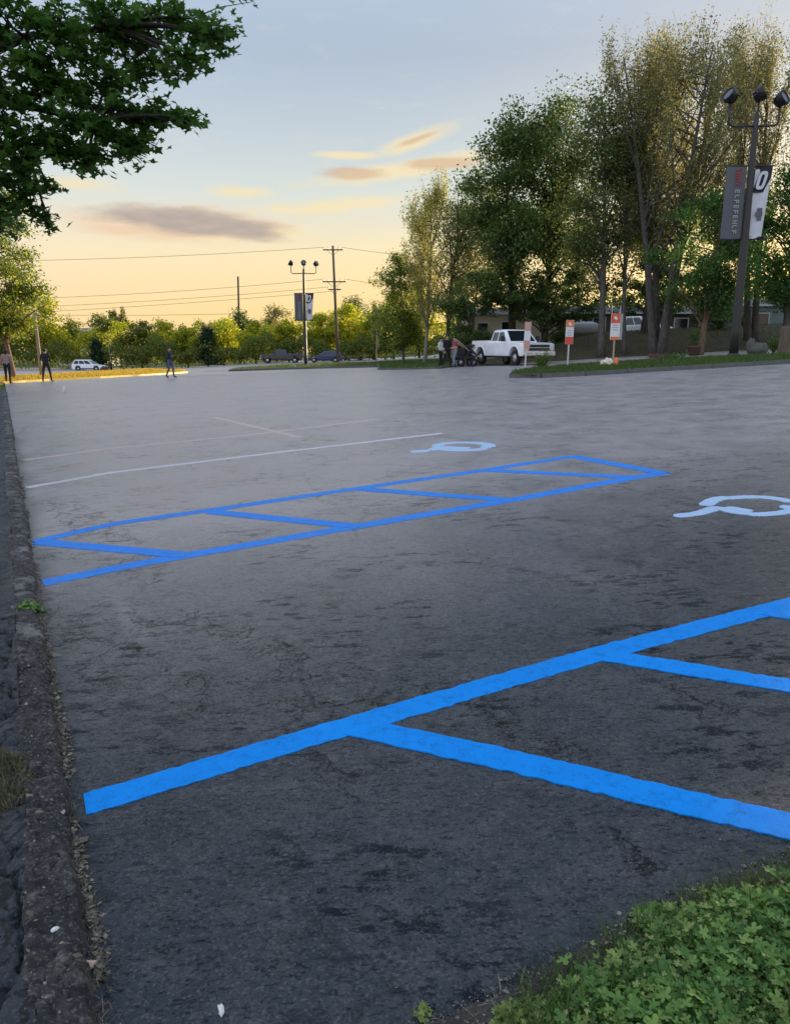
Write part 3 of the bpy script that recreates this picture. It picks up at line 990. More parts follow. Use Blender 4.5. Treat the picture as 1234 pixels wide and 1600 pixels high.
polystripe('seat_stroke', [hit(1120, 793), hit(1142, 800), hit(1178, 804)], .105, M['pale_blue'], w2, .0095)
polystripe('arm_stroke', [hit(1134, 793), hit(1176, 800)], .085, M['pale_blue'], w2, .011)
polystripe('foot_stroke', [hit(1225, 790), hit(1234, 796), hit(1262, 797)], 0.126, M['pale_blue'], w2, .010)

# ------------------------------------------------------------------ left kerb and old asphalt
def perl(x, y, z=0.0, oct_=4):
    return MN.fractal(Vector((x, y, z)), 1.0, 2.0, oct_)


kerb = None


def kerb_piece(s0, s1, ds, nt, seed):
    ss = np.linspace(s0 + .003, s1 - .003, max(3, int((s1 - s0) / ds)))
    # cross profile from the foot over the worn top to behind
    prof = [(.014, -.03), (.002, .012), (-.008, .036), (-.02, .054), (-.045, .062), (-.08, .066), (-.115, .070), (-.145, .072), (-.158, .062), (-.166, .01)]
    if nt > len(prof):
        x = np.linspace(0, len(prof) - 1, nt)
        prof = list(zip(np.interp(x, range(len(prof)), [p[0] for p in prof]), np.interp(x, range(len(prof)), [p[1] for p in prof])))
    tilt = random.uniform(-.012, .012); shift = random.uniform(-.012, .012)
    V = []
    for i, s in enumerate(ss):
        edge = min(i, len(ss) - 1 - i)
        crumble = .018 * max(0, 1 - edge / 3)
        for t_, h in prof:
            n = perl(s * 6, t_ * 14, seed); n2 = perl(s * 23, t_ * 30, seed + 5)
            n3 = MN.turbulence(Vector((s * 17, t_ * 17, seed)), 5, True)
            d_, _p = MN.voronoi(Vector((s * 9 + .4 * n2, t_ * 13 + .4 * n, 3.0)))
            pit = max(0, 1 - (d_[1] - d_[0]) / .14)
            hh = h * (1 + .20 * n) + (.007 * (n3 - .5) - .009 * pit) * (h > .02) - (crumble * (1 + n) if h > .03 else 0) + tilt * (s - s0) * (h > .03)
            tt = t_ + shift + .014 * perl(s * 4, 3.3, seed + 9) + .007 * n2
            p = st(s, tt)
            V.append((p[0], p[1], float(G(*p)) + hh))
    k = len(prof); F = []
    for i in range(len(ss) - 1):
        for j in range(k - 1):
            F.append((i * k + j, (i + 1) * k + j, (i + 1) * k + j + 1, i * k + j + 1))
    me = bpy.data.meshes.new('kerb_segment')
    caps = [tuple(range(k)), tuple(reversed([(len(ss) - 1) * k + j for j in range(k)]))]
    me.from_pydata(V, [], F + caps); me.update()
    return link_mesh('kerb_segment', me, M['kerb'] if s0 < 2.2 else M['kerb_pale'], kerb, s0 > 3)


kerb = bpy.data.objects.new('kerb', None); C.objects.link(kerb)
tag(kerb, 'crumbling low kerb along the left edge of the lot', kind='structure')
cuts = [-.9, -.15, .93, 1.22, 2.35, 3.1, 3.75, 4.6, 5.6, 6.7, 8.0, 9.6, 11.5, 13.6, 16, 18.6, 21.5, 24.6, 28, 31.5]
for a, b in zip(cuts[:-1], cuts[1:]):
    near_ = a < 6
    kerb_piece(a, b, .010 if a < 3 else (.03 if near_ else .12), 36 if a < 3 else (14 if near_ else 10), a * 3.7)


def old_fn(S, T):
    X = K0[0] + S_DIR[0] * S + T_DIR[0] * T; Y = K0[1] + S_DIR[1] * S + T_DIR[1] * T
    Z = G(X, Y)
    dz = np.zeros_like(Z)
    it = np.nditer([S, T], flags=['multi_index'])
    for s_, t_ in it:
        s_ = float(s_); t_ = float(t_)
        wx = .16 * perl(s_ * 4, t_ * 4, 2); wy = .16 * perl(s_ * 4, t_ * 4, 7)
        dist, _ = MN.voronoi(Vector((s_ * 3.0 + wx * 3, t_ * 4.6 + wy * 3, 1.0)))
        g = dist[1] - dist[0]
        crack = max(0, 1 - g / .07)
        dist2, pts2 = MN.voronoi(Vector((s_ * 3.0 + wx * 3, t_ * 4.6 + wy * 3, 1.0)))
        tilt = .010 * math.sin(pts2[0][0] * 9.1 + pts2[0][1] * 5.3)
        fall = max(0, (-t_ - .35)) * .06
        dz[it.multi_index] = .064 + tilt + .010 * perl(s_ * 9, t_ * 9, 3) + .006 * perl(s_ * 31, t_ * 31, 3) - .040 * crack - fall
    return X, Y, Z + dz


old = grid_sheet('old_asphalt_edge', np.arange(-.9, 3.2, .012), np.arange(-.95, -.14, .012), old_fn, M['old'])
tag(old, 'cracked black asphalt behind the left kerb', kind='structure')
old2 = grid_sheet('old_asphalt_edge', np.arange(3.15, 33, .14), np.arange(-1.4, -.13, .09), old_fn, M['old'])
tag(old2, 'black asphalt strip behind the far run of the left kerb', kind='structure')


def blades(name, pts, hmin, hmax, w, mat, lean=.5, label=None, cat=None, kind='stuff', parent=None, seg=2):
    """pts (n,3): curved tapered blades"""
    n = len(pts); P = np.asarray(pts, float)
    a = rng.uniform(0, 2 * np.pi, n); h = rng.uniform(hmin, hmax, n); ln = rng.uniform(.1, lean, n) * h
    d = np.stack([np.cos(a), np.sin(a), np.zeros(n)], -1); sd = np.stack([-np.sin(a), np.cos(a), np.zeros(n)], -1)
    b = rng.uniform(0, 2 * np.pi, n); sd = np.stack([np.cos(b), np.sin(b), np.zeros(n)], -1)
    up = np.array([0, 0, 1.0])
    w_ = w * rng.uniform(.7, 1.3, n)
    V = np.stack([P - sd * w_[:, None] / 2, P + sd * w_[:, None] / 2,
                  P + up * (h * .6)[:, None] + d * (ln * .4)[:, None] - sd * (w_ * .35)[:, None],
                  P + up * (h * .6)[:, None] + d * (ln * .4)[:, None] + sd * (w_ * .35)[:, None],
                  P + up * h[:, None] * .92 + d * ln[:, None]], 1).reshape(-1, 3)
    i = np.arange(n)[:, None] * 5
    F = np.concatenate([i + np.array([[0, 1, 3]]), i + np.array([[0, 3, 2]]), i + np.array([[2, 3, 4]])])
    o = link_mesh(name, np_mesh(name, V, F), mat, parent)
    return tag(o, label, cat, None, kind)


def in_poly(px, poly):
    x, y = px[:, 0], px[:, 1]; ins = np.zeros(len(px), bool)
    n = len(poly)
    for i in range(n):
        x1, y1 = poly[i]; x2, y2 = poly[(i + 1) % n]
        c = ((y1 > y) != (y2 > y)) & (x < (x2 - x1) * (y - y1) / (y2 - y1 + 1e-12) + x1)
        ins ^= c
    return ins


def scatter(poly, n):
    poly = np.array(poly, float); lo = poly.min(0); hi = poly.max(0)
    P = rng.uniform(lo, hi, (n * 4, 2)); P = P[in_poly(P, poly)][:n]
    return np.column_stack([P, G(P[:, 0], P[:, 1])])


# tan grass patch on the broken asphalt, left edge
gp = [st(.86, -.70), st(.92, -.24), st(1.06, -.15), st(1.20, -.10), st(1.36, -.13), st(1.52, -.24), st(1.62, -.70)]
pts = scatter(gp, 5200); pts[:, 2] += .058
blades('dry_grass', pts, .012, .045, .0035, M['dry'], 1.4, 'tuft of half dry grass growing in the broken kerb')

# island and strip grass
def sheet_points(o, n):
    me = o.data; me.calc_loop_triangles()
    v = np.empty(len(me.vertices) * 3); me.vertices.foreach_get('co', v); v = v.reshape(-1, 3)
    t = np.empty(len(me.loop_triangles) * 3, np.int32); me.loop_triangles.foreach_get('vertices', t); t = t.reshape(-1, 3)
    A, B, Cc = v[t[:, 0]], v[t[:, 1]], v[t[:, 2]]
    ar = np.linalg.norm(np.cross(B - A, Cc - A), axis=1); k = rng.choice(len(t), n, p=ar / ar.sum())
    u = rng.random((n, 2)); f = u.sum(1) > 1; u[f] = 1 - u[f]
    return A[k] + (B - A)[k] * u[:, :1] + (Cc - A)[k] * u[:, 1:]


blades('grass', sheet_points(isl_r, 26000), .05, .15, .02, M['blade'], .8, 'mown grass on the island with the signs')
blades('grass', sheet_points(isl_c, 5000), .06, .16, .035, M['blade'], .8, 'grass on the median under the far lamp post')
blades('grass', sheet_points(isl_m, 9000), .05, .16, .035, M['blade'], .8, 'grass under the slender trees left of the pickup')
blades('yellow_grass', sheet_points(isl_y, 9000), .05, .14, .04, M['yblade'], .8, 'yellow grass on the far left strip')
bp = np.column_stack([rng.uniform(8, 45, 16000), rng.uniform(45.5, 58, 16000)]); bp = np.column_stack([bp, G(bp[:, 0], bp[:, 1]) + .10 * sstep(45.2, 47.5, bp[:, 1])])
blades('bank_grass', bp, .05, .22, .03, M['dry'], .8, 'sparse brown grass on the bank behind the driveway')

# ------------------------------------------------------------------ near right verge with weeds
def verge_fn(S, T):
    s0 = verge_s(T)
    s = s0 + .03 + .022 * vnoise(T * 11, T * 3, 1, 3) * np.clip(1 - S / .1, 0, 1) - S
    X = K0[0] + S_DIR[0] * s + T_DIR[0] * T; Y = K0[1] + S_DIR[1] * s + T_DIR[1] * T
    Z = G(X, Y) + .004 + .045 * sstep(0, .25, S) + .010 * vnoise(X * 8, Y * 8, 1, 4) * sstep(0, .1, S)
    return X, Y, Z


verge = grid_sheet('verge', spaced(0, 3.2, .012, 1.03, .1), spaced(-.2, 6.5, .02, 1.01, .1), verge_fn, M['soil'])
tag(verge, 'pebbly soil verge at the near right corner', kind='structure')


def verge_z(X, Y):
    s, t = inv_st(X, Y); S = verge_s(t) + .03 - s
    return G(X, Y) + .004 + .045 * sstep(0, .25, S) + .010 * vnoise(X * 8, Y * 8, 1, 4) * sstep(0, .1, S), S


def leaf_cloud(P, Nrm, size, shape, roll=None):
    """one flat lobed leaf per point: P (n,3), Nrm (n,3) unit, size (n,), shape (k,2) outline with a fan centre"""
    n = len(P); k = len(shape)
    ref = rng.normal(size=(n, 3)); a = np.cross(Nrm, ref); a /= np.linalg.norm(a, axis=1)[:, None] + 1e-9
    b = np.cross(Nrm, a)
    sh = np.vstack([[0, 0], shape])
    fold = np.abs(sh[:, 0]) * .25
    V = P[:, None, :] + size[:, None, None] * (a[:, None, :] * sh[None, :, :1] + b[:, None, :] * sh[None, :, 1:] + Nrm[:, None, :] * fold[None, :, None])
    i = np.arange(n)[:, None] * (k + 1)
    tri = np.array([[0, 1 + j, 1 + (j + 1) % k] for j in range(k)])
    F = (i[:, :, None] + tri[None]).reshape(-1, 3)
    return V.reshape(-1, 3), F


def lobed(l, depth=.45, base=.0):
    out = []
    for i in range(l):
        a = -math.pi * .78 + 2 * math.pi * .78 * i / (l - 1)
        r_ = .55 + .45 * math.cos(a * .5)
        out.append((math.sin(a) * r_, math.cos(a) * r_))
        if i < l - 1:
            a2 = a + math.pi * .78 / (l - 1)
            out.append((math.sin(a2) * r_ * depth, math.cos(a2) * r_ * depth))
    out.append((0, -.08))
    return np.array(out)


CLOVER = np.array([(0, .0)] + [])
_w = np.linspace(-math.pi, math.pi, 21)[:-1]
_r = (.42 + .58 * np.abs(np.cos(2.5 * _w)) ** .6) * (.62 + .38 * np.cos(_w * .5) ** 2) * (1 - .75 * np.exp(-((np.abs(_w) - math.pi) / .35) ** 2))
weed_shape = np.column_stack([np.sin(_w) * _r, np.cos(_w) * _r])
maple_shape = lobed(5, .52) * .62
diamond = np.array([(0, .55), (.3, .0), (0, -.5), (-.3, 0)])


def weed_mass(name, px_poly, n, hmax, size, mat, label, seed=0, thin=0.0):
    poly = px_poly if len(px_poly[0]) == 3 else [hit(*p)[:2] for p in px_poly]
    poly = [k[:2] for k in poly]
    P = scatter(poly, n)
    z, S = verge_z(P[:, 0], P[:, 1])
    bumps = .5 + .5 * vnoise(P[:, 0] * 9, P[:, 1] * 9, 1.0, seed)
    edge = sstep(0, .16, S)
    if thin > 0:
        kp = (vnoise(P[:, 0] * 6.3, P[:, 1] * 6.3, 1.0, seed + 3) + .35 * rng.normal(0, 1, len(P))) > thin - 1.0 + .9 * (1 - edge)
        P = P[kp]; z = z[kp]; S = S[kp]; bumps = bumps[kp]
    edge = sstep(0, .16, S)
    H = hmax * (.25 + .75 * bumps) * (.35 + .65 * edge) * rng.uniform(.35, 1.0, len(P))
    root = np.column_stack([P[:, :2], z])
    lean = rng.normal(0, .35, (len(P), 2)) * H[:, None]
    tip = root + np.column_stack([lean, H])
    nr = np.column_stack([rng.normal(0, .5, (len(P), 2)), np.ones(len(P))]); nr /= np.linalg.norm(nr, axis=1)[:, None]
    V, F = leaf_cloud(tip, nr, size * rng.choice([.45, .65, .9, 1.15, 1.5], len(P)) * rng.uniform(.85, 1.15, len(P)), weed_shape)
    # stems: thin triangles
    sd = rng.normal(0, 1, (len(P), 2)); sd /= np.linalg.norm(sd, axis=1)[:, None]
    sd = np.column_stack([sd * .0011, np.zeros(len(P))])
    sv = np.stack([root - sd, root + sd, tip], 1).reshape(-1, 3)
    sf = np.arange(len(sv)).reshape(-1, 3) + len(V)
    o = link_mesh(name, np_mesh(name, np.vstack([V, sv]), np.vstack([F, sf])), mat)
    return tag(o, label, None, None, 'stuff')


weed_mass('weed_mat', [(985, 1436), (1030, 1420), (1090, 1424), (1160, 1440), (1234, 1440), (1330, 1490), (1330, 1680), (880, 1680), (905, 1590), (960, 1510)],
          7500, .11, .0165, M['weed'], 'thick mat of lobed green weeds at the near right corner', 1.0, .72)
weed_mass('weed_mat', [(985, 1432), (1090, 1425), (1234, 1440), (1330, 1480), (1330, 1680), (880, 1680), (960, 1510)],
          1500, .12, .012, M['weed_pale'], 'yellow green shoots mixed through the thick weed mat', 5.0, .9)
weed_mass('weed_mat', [(800, 1590), (900, 1540), (960, 1500), (1000, 1520), (960, 1700), (770, 1700)],
          1500, .045, .012, M['weed'], 'sparser low weeds left of the thick weed mat', 2.0, .8)
weed_mass('weed_mat', [(1100, 1450), (1190, 1385), (1330, 1340), (1400, 1420), (1330, 1520), (1234, 1470), (1150, 1440)],
          2600, .075, .012, M['weed_pale'], 'yellowish weeds along the right edge of the verge', 3.0, .8)
weed_mass('weed_mat', [(770, 1585), (880, 1560), (960, 1580), (1234, 1560), (1300, 1700), (760, 1700)],
          1600, .055, .010, M['weed_pale'], 'pale trailing weeds at the bottom edge of the verge', 4.0)
def vst(s, t):
    k = st(float(verge_s(t)) - s, t); return (k[0], k[1], 0.0)


weed_mass('weed_mat', [vst(.06, 1.5), vst(.06, 3.6), vst(.9, 3.6), vst(.9, 1.5)], 4200, .10, .0165, M['weed'], 'weed mat going on along the verge past the right edge of view', 1.0, .9)
weed_mass('weed_mat', [vst(.03, 1.5), vst(.03, 4.4), vst(1.0, 4.4), vst(1.0, 1.5)], 1800, .06, .012, M['weed_pale'], 'pale weeds going on along the verge past the right edge of view', 3.0, .9)
vp = scatter([hit(*p)[:2] for p in [(800, 1560), (960, 1470), (1100, 1400), (1234, 1360), (1400, 1340), (1400, 1700), (780, 1700)]], 3600)
vp[:, 2] = verge_z(vp[:, 0], vp[:, 1])[0]
blades('verge_grass', vp, .03, .13, .0032, M['blade'], 1.1, 'thin grass blades between the verge weeds')
vp = scatter([hit(*p)[:2] for p in [(640, 1600), (800, 1530), (960, 1460), (1100, 1395), (1234, 1360), (1400, 1330), (1400, 1450), (1100, 1520), (900, 1680), (640, 1700)]], 700)
vp[:, 2] = verge_z(vp[:, 0], vp[:, 1])[0]
blades('verge_straw', vp, .008, .03, .003, M['straw'], 3.5, 'dry straw bits on the verge soil')


def chips(name, P, size, mat, label, flat=.6):
    """little irregular stones: squashed octahedra"""
    n = len(P)
    base = np.array([(1, 0, 0), (0, 1, 0), (-1, 0, 0), (0, -1, 0), (0, 0, 1), (0, 0, -1)], float)
    jit = rng.uniform(.55, 1.2, (n, 6, 1)); a = rng.uniform(0, 6.28, n)
    ca, sa = np.cos(a), np.sin(a)
    B = base[None] * jit * np.array([1.25, .8, flat])
    B = B + rng.normal(0, .12, B.shape)
    X = B[..., 0] * ca[:, None] - B[..., 1] * sa[:, None]; Y = B[..., 0] * sa[:, None] + B[..., 1] * ca[:, None]
    V = np.stack([X, Y, B[..., 2]], -1) * size[:, None, None] + P[:, None, :]
    tri = np.array([(0, 1, 4), (1, 2, 4), (2, 3, 4), (3, 0, 4), (1, 0, 5), (2, 1, 5), (3, 2, 5), (0, 3, 5)])
    F = (np.arange(n)[:, None, None] * 6 + tri[None]).reshape(-1, 3)
    o = link_mesh(name, np_mesh(name, V.reshape(-1, 3), F), mat)
    return tag(o, label, None, None, 'stuff')


tt = rng.uniform(-.1, 4.5, 9000); sb = np.abs(rng.normal(0, .12, 9000)) - .035
ss_ = verge_s(tt) + .02 - sb
X = K0[0] + S_DIR[0] * ss_ + T_DIR[0] * tt; Y = K0[1] + S_DIR[1] * ss_ + T_DIR[1] * tt
zz = np.maximum(verge_z(X, Y)[0], G(X, Y) * (sb < 0) - 9 * (sb >= 0))
chips('pebbles', np.column_stack([X, Y, zz + .002]), rng.gamma(1.6, .0014, 9000) + .0012, M['pebble'], 'small pebbles along the edge of the asphalt and verge')
vp = scatter([hit(*k)[:2] for k in [(960, 1460), (1100, 1420), (1234, 1400), (1330, 1400), (1330, 1680), (850, 1680)]], 420)
vz_, _s = verge_z(vp[:, 0], vp[:, 1]); vp[:, 2] = vz_ + rng.uniform(.02, .075, len(vp))
nr_ = rng.normal(0, .5, (len(vp), 3)); nr_[:, 2] = 1; nr_ /= np.linalg.norm(nr_, axis=1)[:, None]
V, F = leaf_cloud(vp, nr_, rng.uniform(.006, .016, len(vp)), diamond * np.array([1.2, 1.0]))
tag(link_mesh('dead_leaves', np_mesh('dead_leaves', V, F), M['straw']), 'dry leaf bits caught among the verge weeds', None, None, 'stuff')
# debris along the kerb foot: near dense
n = 5200
s_ = np.concatenate([rng.uniform(-.6, 2.6, 3800), rng.uniform(2.6, 9, 1400)])
t_ = np.abs(rng.normal(0, .018, n)) - .006 + .012 * np.sin(s_ * 5)
dens = (vnoise(s_ * 3, s_ * 0, 1, 2) > -.45); s_ = s_[dens]; t_ = t_[dens]
X = K0[0] + S_DIR[0] * s_ + T_DIR[0] * t_; Y = K0[1] + S_DIR[1] * s_ + T_DIR[1] * t_
chips('kerb_debris', np.column_stack([X, Y, G(X, Y) + rng.uniform(0, .012, len(X))]), rng.gamma(1.8, .0022, len(X)) + .0018, M['debris'],
      'pale grit and leaf crumbs along the foot of the left kerb', .5)
s_ = rng.uniform(-.6, 4.5, 1500); t_ = np.abs(rng.normal(0, .020, 1500)) - .008
X = K0[0] + S_DIR[0] * s_ + T_DIR[0] * t_; Y = K0[1] + S_DIR[1] * s_ + T_DIR[1] * t_
blades('kerb_straw', np.column_stack([X, Y, G(X, Y)]), .006, .03, .003, M['straw'], 2.5, 'dry grass stems along the left kerb')
# crumbs on top of the kerb
s_ = rng.uniform(-.5, 2.6, 420); t_ = rng.uniform(-.16, -.02, 420)
X = K0[0] + S_DIR[0] * s_ + T_DIR[0] * t_; Y = K0[1] + S_DIR[1] * s_ + T_DIR[1] * t_
chips('kerb_crumbs', np.column_stack([X, Y, G(X, Y) + .092]), rng.gamma(1.5, .0018, 420) + .001, M['debris'], 'loose crumbs lying on the kerb top', .5)
# grit on the asphalt
s_ = rng.uniform(-.4, 6, 1500); t_ = rng.uniform(.05, 5, 1500)
X = K0[0] + S_DIR[0] * s_ + T_DIR[0] * t_; Y = K0[1] + S_DIR[1] * s_ + T_DIR[1] * t_
chips('loose_grit', np.column_stack([X, Y, G(X, Y)]), rng.gamma(1.2, .0011, 1500) + .0008, M['pebble'], 'scattered fine grit on the asphalt', .5)


def tuft(name, label, s, t, n, r, h, size, mat):
    P0 = st(s, t); root = thing(name, label, 'weed', (P0[0], P0[1], float(G(*P0))), 0, 'weeds along the kerb')
    q = rng.normal(0, r, (n, 2)); d = np.hypot(q[:, 0], q[:, 1])
    H = h * np.clip(1 - (d / (2.6 * r)) ** 2, .1, 1) * rng.uniform(.3, 1, n)
    tip = np.column_stack([q, H])
    nr = np.column_stack([q / (r * 2.5), np.full(n, .9)]) + rng.normal(0, .3, (n, 3)); nr /= np.linalg.norm(nr, axis=1)[:, None]
    V, F = leaf_cloud(tip, nr, size * rng.uniform(.6, 1.3, n), weed_shape)
    link_mesh('leaves', np_mesh('leaves', V, F), mat, root)
    mb = MB()
    for k in range(10):
        a = random.uniform(0, 6.28); rr = r * random.uniform(.4, 1.4)
        mb.tube([(0, 0, 0), (math.cos(a) * rr * .4, math.sin(a) * rr * .4, h * .5), (math.cos(a) * rr, math.sin(a) * rr, h * .7)], [.002, .0016, .001], 4)
    mb.build('stems', mat, root)
    return root


s0_, t0_ = inv_st(*hit(45, 962)[:2]); tuft('weed_tuft', 'bright green weed tuft at the kerb by the far blue aisle', float(s0_), float(t0_), 260, .045, .10, .018, M['weed'])
s0_, t0_ = inv_st(*hit(62, 1090)[:2]); tuft('weed_tuft', 'pale green weed low against the kerb below the bright tuft', float(s0_), float(t0_), 120, .028, .05, .012, M['weed_pale'])
s0_, t0_ = inv_st(*hit(72, 1192)[:2]); tuft('weed_tuft', 'yellowish weed in the kerb gap beside the dry grass', float(s0_), float(t0_), 130, .026, .05, .011, M['weed_pale'])
s0_, t0_ = inv_st(*hit(92, 1264)[:2]); tuft('weed_tuft', 'small green weed at the kerb beside the end of the near blue line', float(s0_), float(t0_), 80, .016, .035, .010, M['weed'])
vz = hit(662, 1588)
tuft_o = tuft('weed_tuft', 'lone sprig standing at the bottom edge of the asphalt', *[float(q) for q in inv_st(*vz[:2])], 34, .010, .035, .010, M['weed_pale'])


def lump(name, label, cat, P, size, mat, rz=0, seed=1, rough_=.25):
    bm = bmesh.new(); bmesh.ops.create_icosphere(bm, subdivisions=3, radius=1)
    for v in bm.verts:
        k = 1 + rough_ * MN.fractal(v.co * 1.6 + Vector((seed, 0, 0)), 1, 2, 3)
        v.co = Vector((v.co.x * size[0] * k, v.co.y * size[1] * k, v.co.z * size[2] * k))
    me = bpy.data.meshes.new(name); bm.to_mesh(me); bm.free()
    o = link_mesh(name, me, mat, None, True); o.location = P; o.rotation_euler = (0, 0, rz)
    return tag(o, label, cat)


p = hit(346, 1581); lump('paper_scrap', 'tiny crumpled white scrap on the asphalt at the bottom', 'litter', (p[0], p[1], p[2] + .006), (.008, .016, .007), M['scrap'], .3, 3, .6)
p = hit(135, 1512); lump('stone_chip', 'pinkish white chip lying across the kerb foot', 'stone', (p[0], p[1], p[2] + .012), (.034, .010, .010), M['pinkish'], .05, 5, .4)
p = at(90, 1515, hit(90, 1500)[1]); q_ = st(*[float(k) for k in inv_st(*hit(92, 1500)[:2])])
lump('stone_chip', 'small white chip on the kerb top near the bottom', 'stone', (q_[0], q_[1], float(G(*q_)) + .102), (.010, .006, .006), M['scrap'], .8, 7, .4)
p = hit(101, 614); lump('paper_cup', 'small white scrap on the lot between the two left walkers', 'litter', (p[0], p[1], p[2] + .12), (.05, .05, .13), M['scrap'], .3, 8, .6)

# ------------------------------------------------------------------ buildings beyond the trees
def siding_wall(mb, x0, x1, y, z0, z1, m=0):
    mb.box(((x0 + x1) / 2, y, (z0 + z1) / 2), (x1 - x0, .12, z1 - z0), m)


def mobile_home(name, label, cat, px0, px1, Y, zbase_px, ztop_px, wall, roof, openings, depth=5.0, rz=0.0, roof_h=.5):
    """long low home seen from its side; openings: (px0, px1, py0, py1, kind)"""
    a = at(px0, zbase_px, Y); b = at(px1, ztop_px, Y)
    W = b[0] - a[0]; H = b[2] - a[2]; ox = (a[0] + b[0]) / 2
    root = thing(name, label, cat, (ox, Y, a[2]), rz)
    zb = -1.5
    mb = MB().box((0, depth / 2, (H + zb) / 2), (W, depth, H - zb), 0)
    mb.build('wall', wall, root)
    # siding boards along the front
    n = max(3, int(H / .24))
    for i in range(n):
        z = H * (i + .5) / n
        MB().box((0, -.022, z), (W, .028, H / n - .025), 0).build('siding_board', wall, root)
    mb = MB()
    e = .3
    vs = [(-W / 2 - e, -e, H + .004), (W / 2 + e, -e, H + .004), (W / 2 + e, depth + e, H + .004), (-W / 2 - e, depth + e, H + .004),
          (-W / 2 - e, depth / 2, H + roof_h + .1), (W / 2 + e, depth / 2, H + roof_h + .1)]
    mb.add(vs, [(0, 1, 5, 4), (2, 3, 4, 5), (1, 2, 5), (3, 0, 4), (3, 2, 1, 0)])
    mb.build('roof', roof, root)
    MB().box((0, -e - .03, H - .05), (W + 2 * e, .05, .16)).build('fascia', M['trim_white'], root)
    for (q0, q1, r0, r1, kind) in openings:
        P = at(q0, r1, Y); Q = at(q1, r0, Y)
        w = Q[0] - P[0]; h = Q[2] - P[2]; cx = (P[0] + Q[0]) / 2 - ox; cz = (P[2] + Q[2]) / 2 - a[2]
        f = MB()
        for sx in (-1, 1): f.box((cx + sx * (w / 2 + .03), -.06, cz), (.08, .07, h + .2))
        for sz in (-1, 1): f.box((cx, -.062, cz + sz * (h / 2 + .03)), (w - .02, .07, .08))
        o = f.build('window' if kind == 'window' else 'door', M['trim_white'], root)
        if kind == 'window':
            k = 2 if w > .9 else 1
            for i in range(k):
                MB().box((cx - w / 2 + w * (i + .5) / k, -.05, cz), (w / k - .04, .02, h - .02)).build('pane', M['dark_glass'], o)
        else:
            MB().box((cx, -.055, cz), (w - .02, .04, h - .02)).build('panel', M['brown_wall'], o)
            MB().box((cx + w * .35, -.09, cz), (.06, .05, .12)).build('handle', M['chrome'], o)
    return root


mobile_home('mobile_home', 'cream sided mobile home behind the white pickup', 'house', 732, 872, 60, 545, 489, M['cream'], M['roofing'],
            [(745, 762, 505, 522, 'window'), (783, 800, 503, 522, 'window')], 8)
mobile_home('mobile_home', 'dark brown mobile home between the cream home and the multi-trunk tree', 'house', 880, 1002, 66, 535, 488, M['brown_wall'], M['roofing'],
            [(890, 905, 497, 516, 'window'), (925, 945, 497, 520, 'window'), (968, 984, 497, 530, 'door')], 6)
mobile_home('mobile_home', 'long low dark home right of the multi-trunk tree', 'house', 1035, 1140, 62, 530, 488, M['brown_wall'], M['roofing'],
            [(1052, 1074, 498, 514, 'window'), (1090, 1108, 498, 526, 'door')], 7)
mobile_home('mobile_home', 'teal grey mobile home behind the near lamp post', 'house', 1152, 1420, 56, 540, 476, M['teal'], M['roofing'],
            [(1180, 1200, 490, 512, 'window'), (1262, 1290, 490, 512, 'window'), (1330, 1350, 490, 530, 'door')], 7)
mobile_home('low_building', 'low pale roofed building beyond the left hedge', 'building', 92, 160, 150, 560, 522, M['cream'], M['tan_roof'],
            [(100, 110, 526, 535, 'window'), (122, 132, 526, 535, 'window')], 10, 0, 1.2)

# the long white rounded tank between the trunks
tp = at(908, 513, 56)
tk = thing('storage_tank', 'long pale rounded tank lying between the trunks behind the signs', 'tank', (tp[0], 56, tp[2]))
MB().lathe([(.04, -1.32), (.26, -1.25), (.42, -1.02), (.48, -.7), (.49, 0), (.48, .7), (.42, 1.02), (.26, 1.25), (.04, 1.32)], 20, 0, Matrix.Rotation(R(90), 4, 'Y')).build('shell', M['tank'], tk, True)
MB().lathe([(.10, .42), (.10, .60), (.06, .64)], 12).build('valve_cover', M['tank'], tk, True)
for sx in (-.75, .75):
    MB().box((sx, 0, -.75), (.18, .7, .85)).build('cradle', M['stone'], tk)


# ------------------------------------------------------------------ vehicles
def wheel(parent, x, y, r, w, side):
    rot = Matrix.Translation((x, y, r)) @ Matrix.Rotation(R(90) * side, 4, 'X')
    ty = MB().lathe([(r * .62, -w / 2), (r * .9, -w / 2), (r, -w / 2 + .04), (r, w / 2 - .04), (r * .9, w / 2), (r * .62, w / 2)], 26, 0, rot, False)
    wo = ty.build('wheel', M['tyre'], parent, True)
    rm = MB().lathe([(r * .62, -w / 2 + .02), (r * .62, w / 2 - .01), (r * .56, w / 2 - .005), (r * .52, w / 2 - .05), (r * .18, w / 2 - .03), (r * .14, w / 2), (.01, w / 2)], 26, 0, rot)
    for k in range(6):
        a = k * math.pi / 3
        m4 = rot @ Matrix.Rotation(a, 4, 'Z')
        p = [m4 @ Vector(q) for q in ((r * .15, -.03, w / 2 - .045), (r * .55, -.045, w / 2 - .04), (r * .55, .045, w / 2 - .04), (r * .15, .03, w / 2 - .045),
                                      (r * .15, -.03, w / 2 - .015), (r * .55, -.045, w / 2 - .012), (r * .55, .045, w / 2 - .012), (r * .15, .03, w / 2 - .015))]
        rm.add(p, [(4, 5, 6, 7), (0, 1, 5, 4), (2, 3, 7, 6), (1, 2, 6, 5)])
    rm.build('rim', M['rim'], wo, True)
    return wo


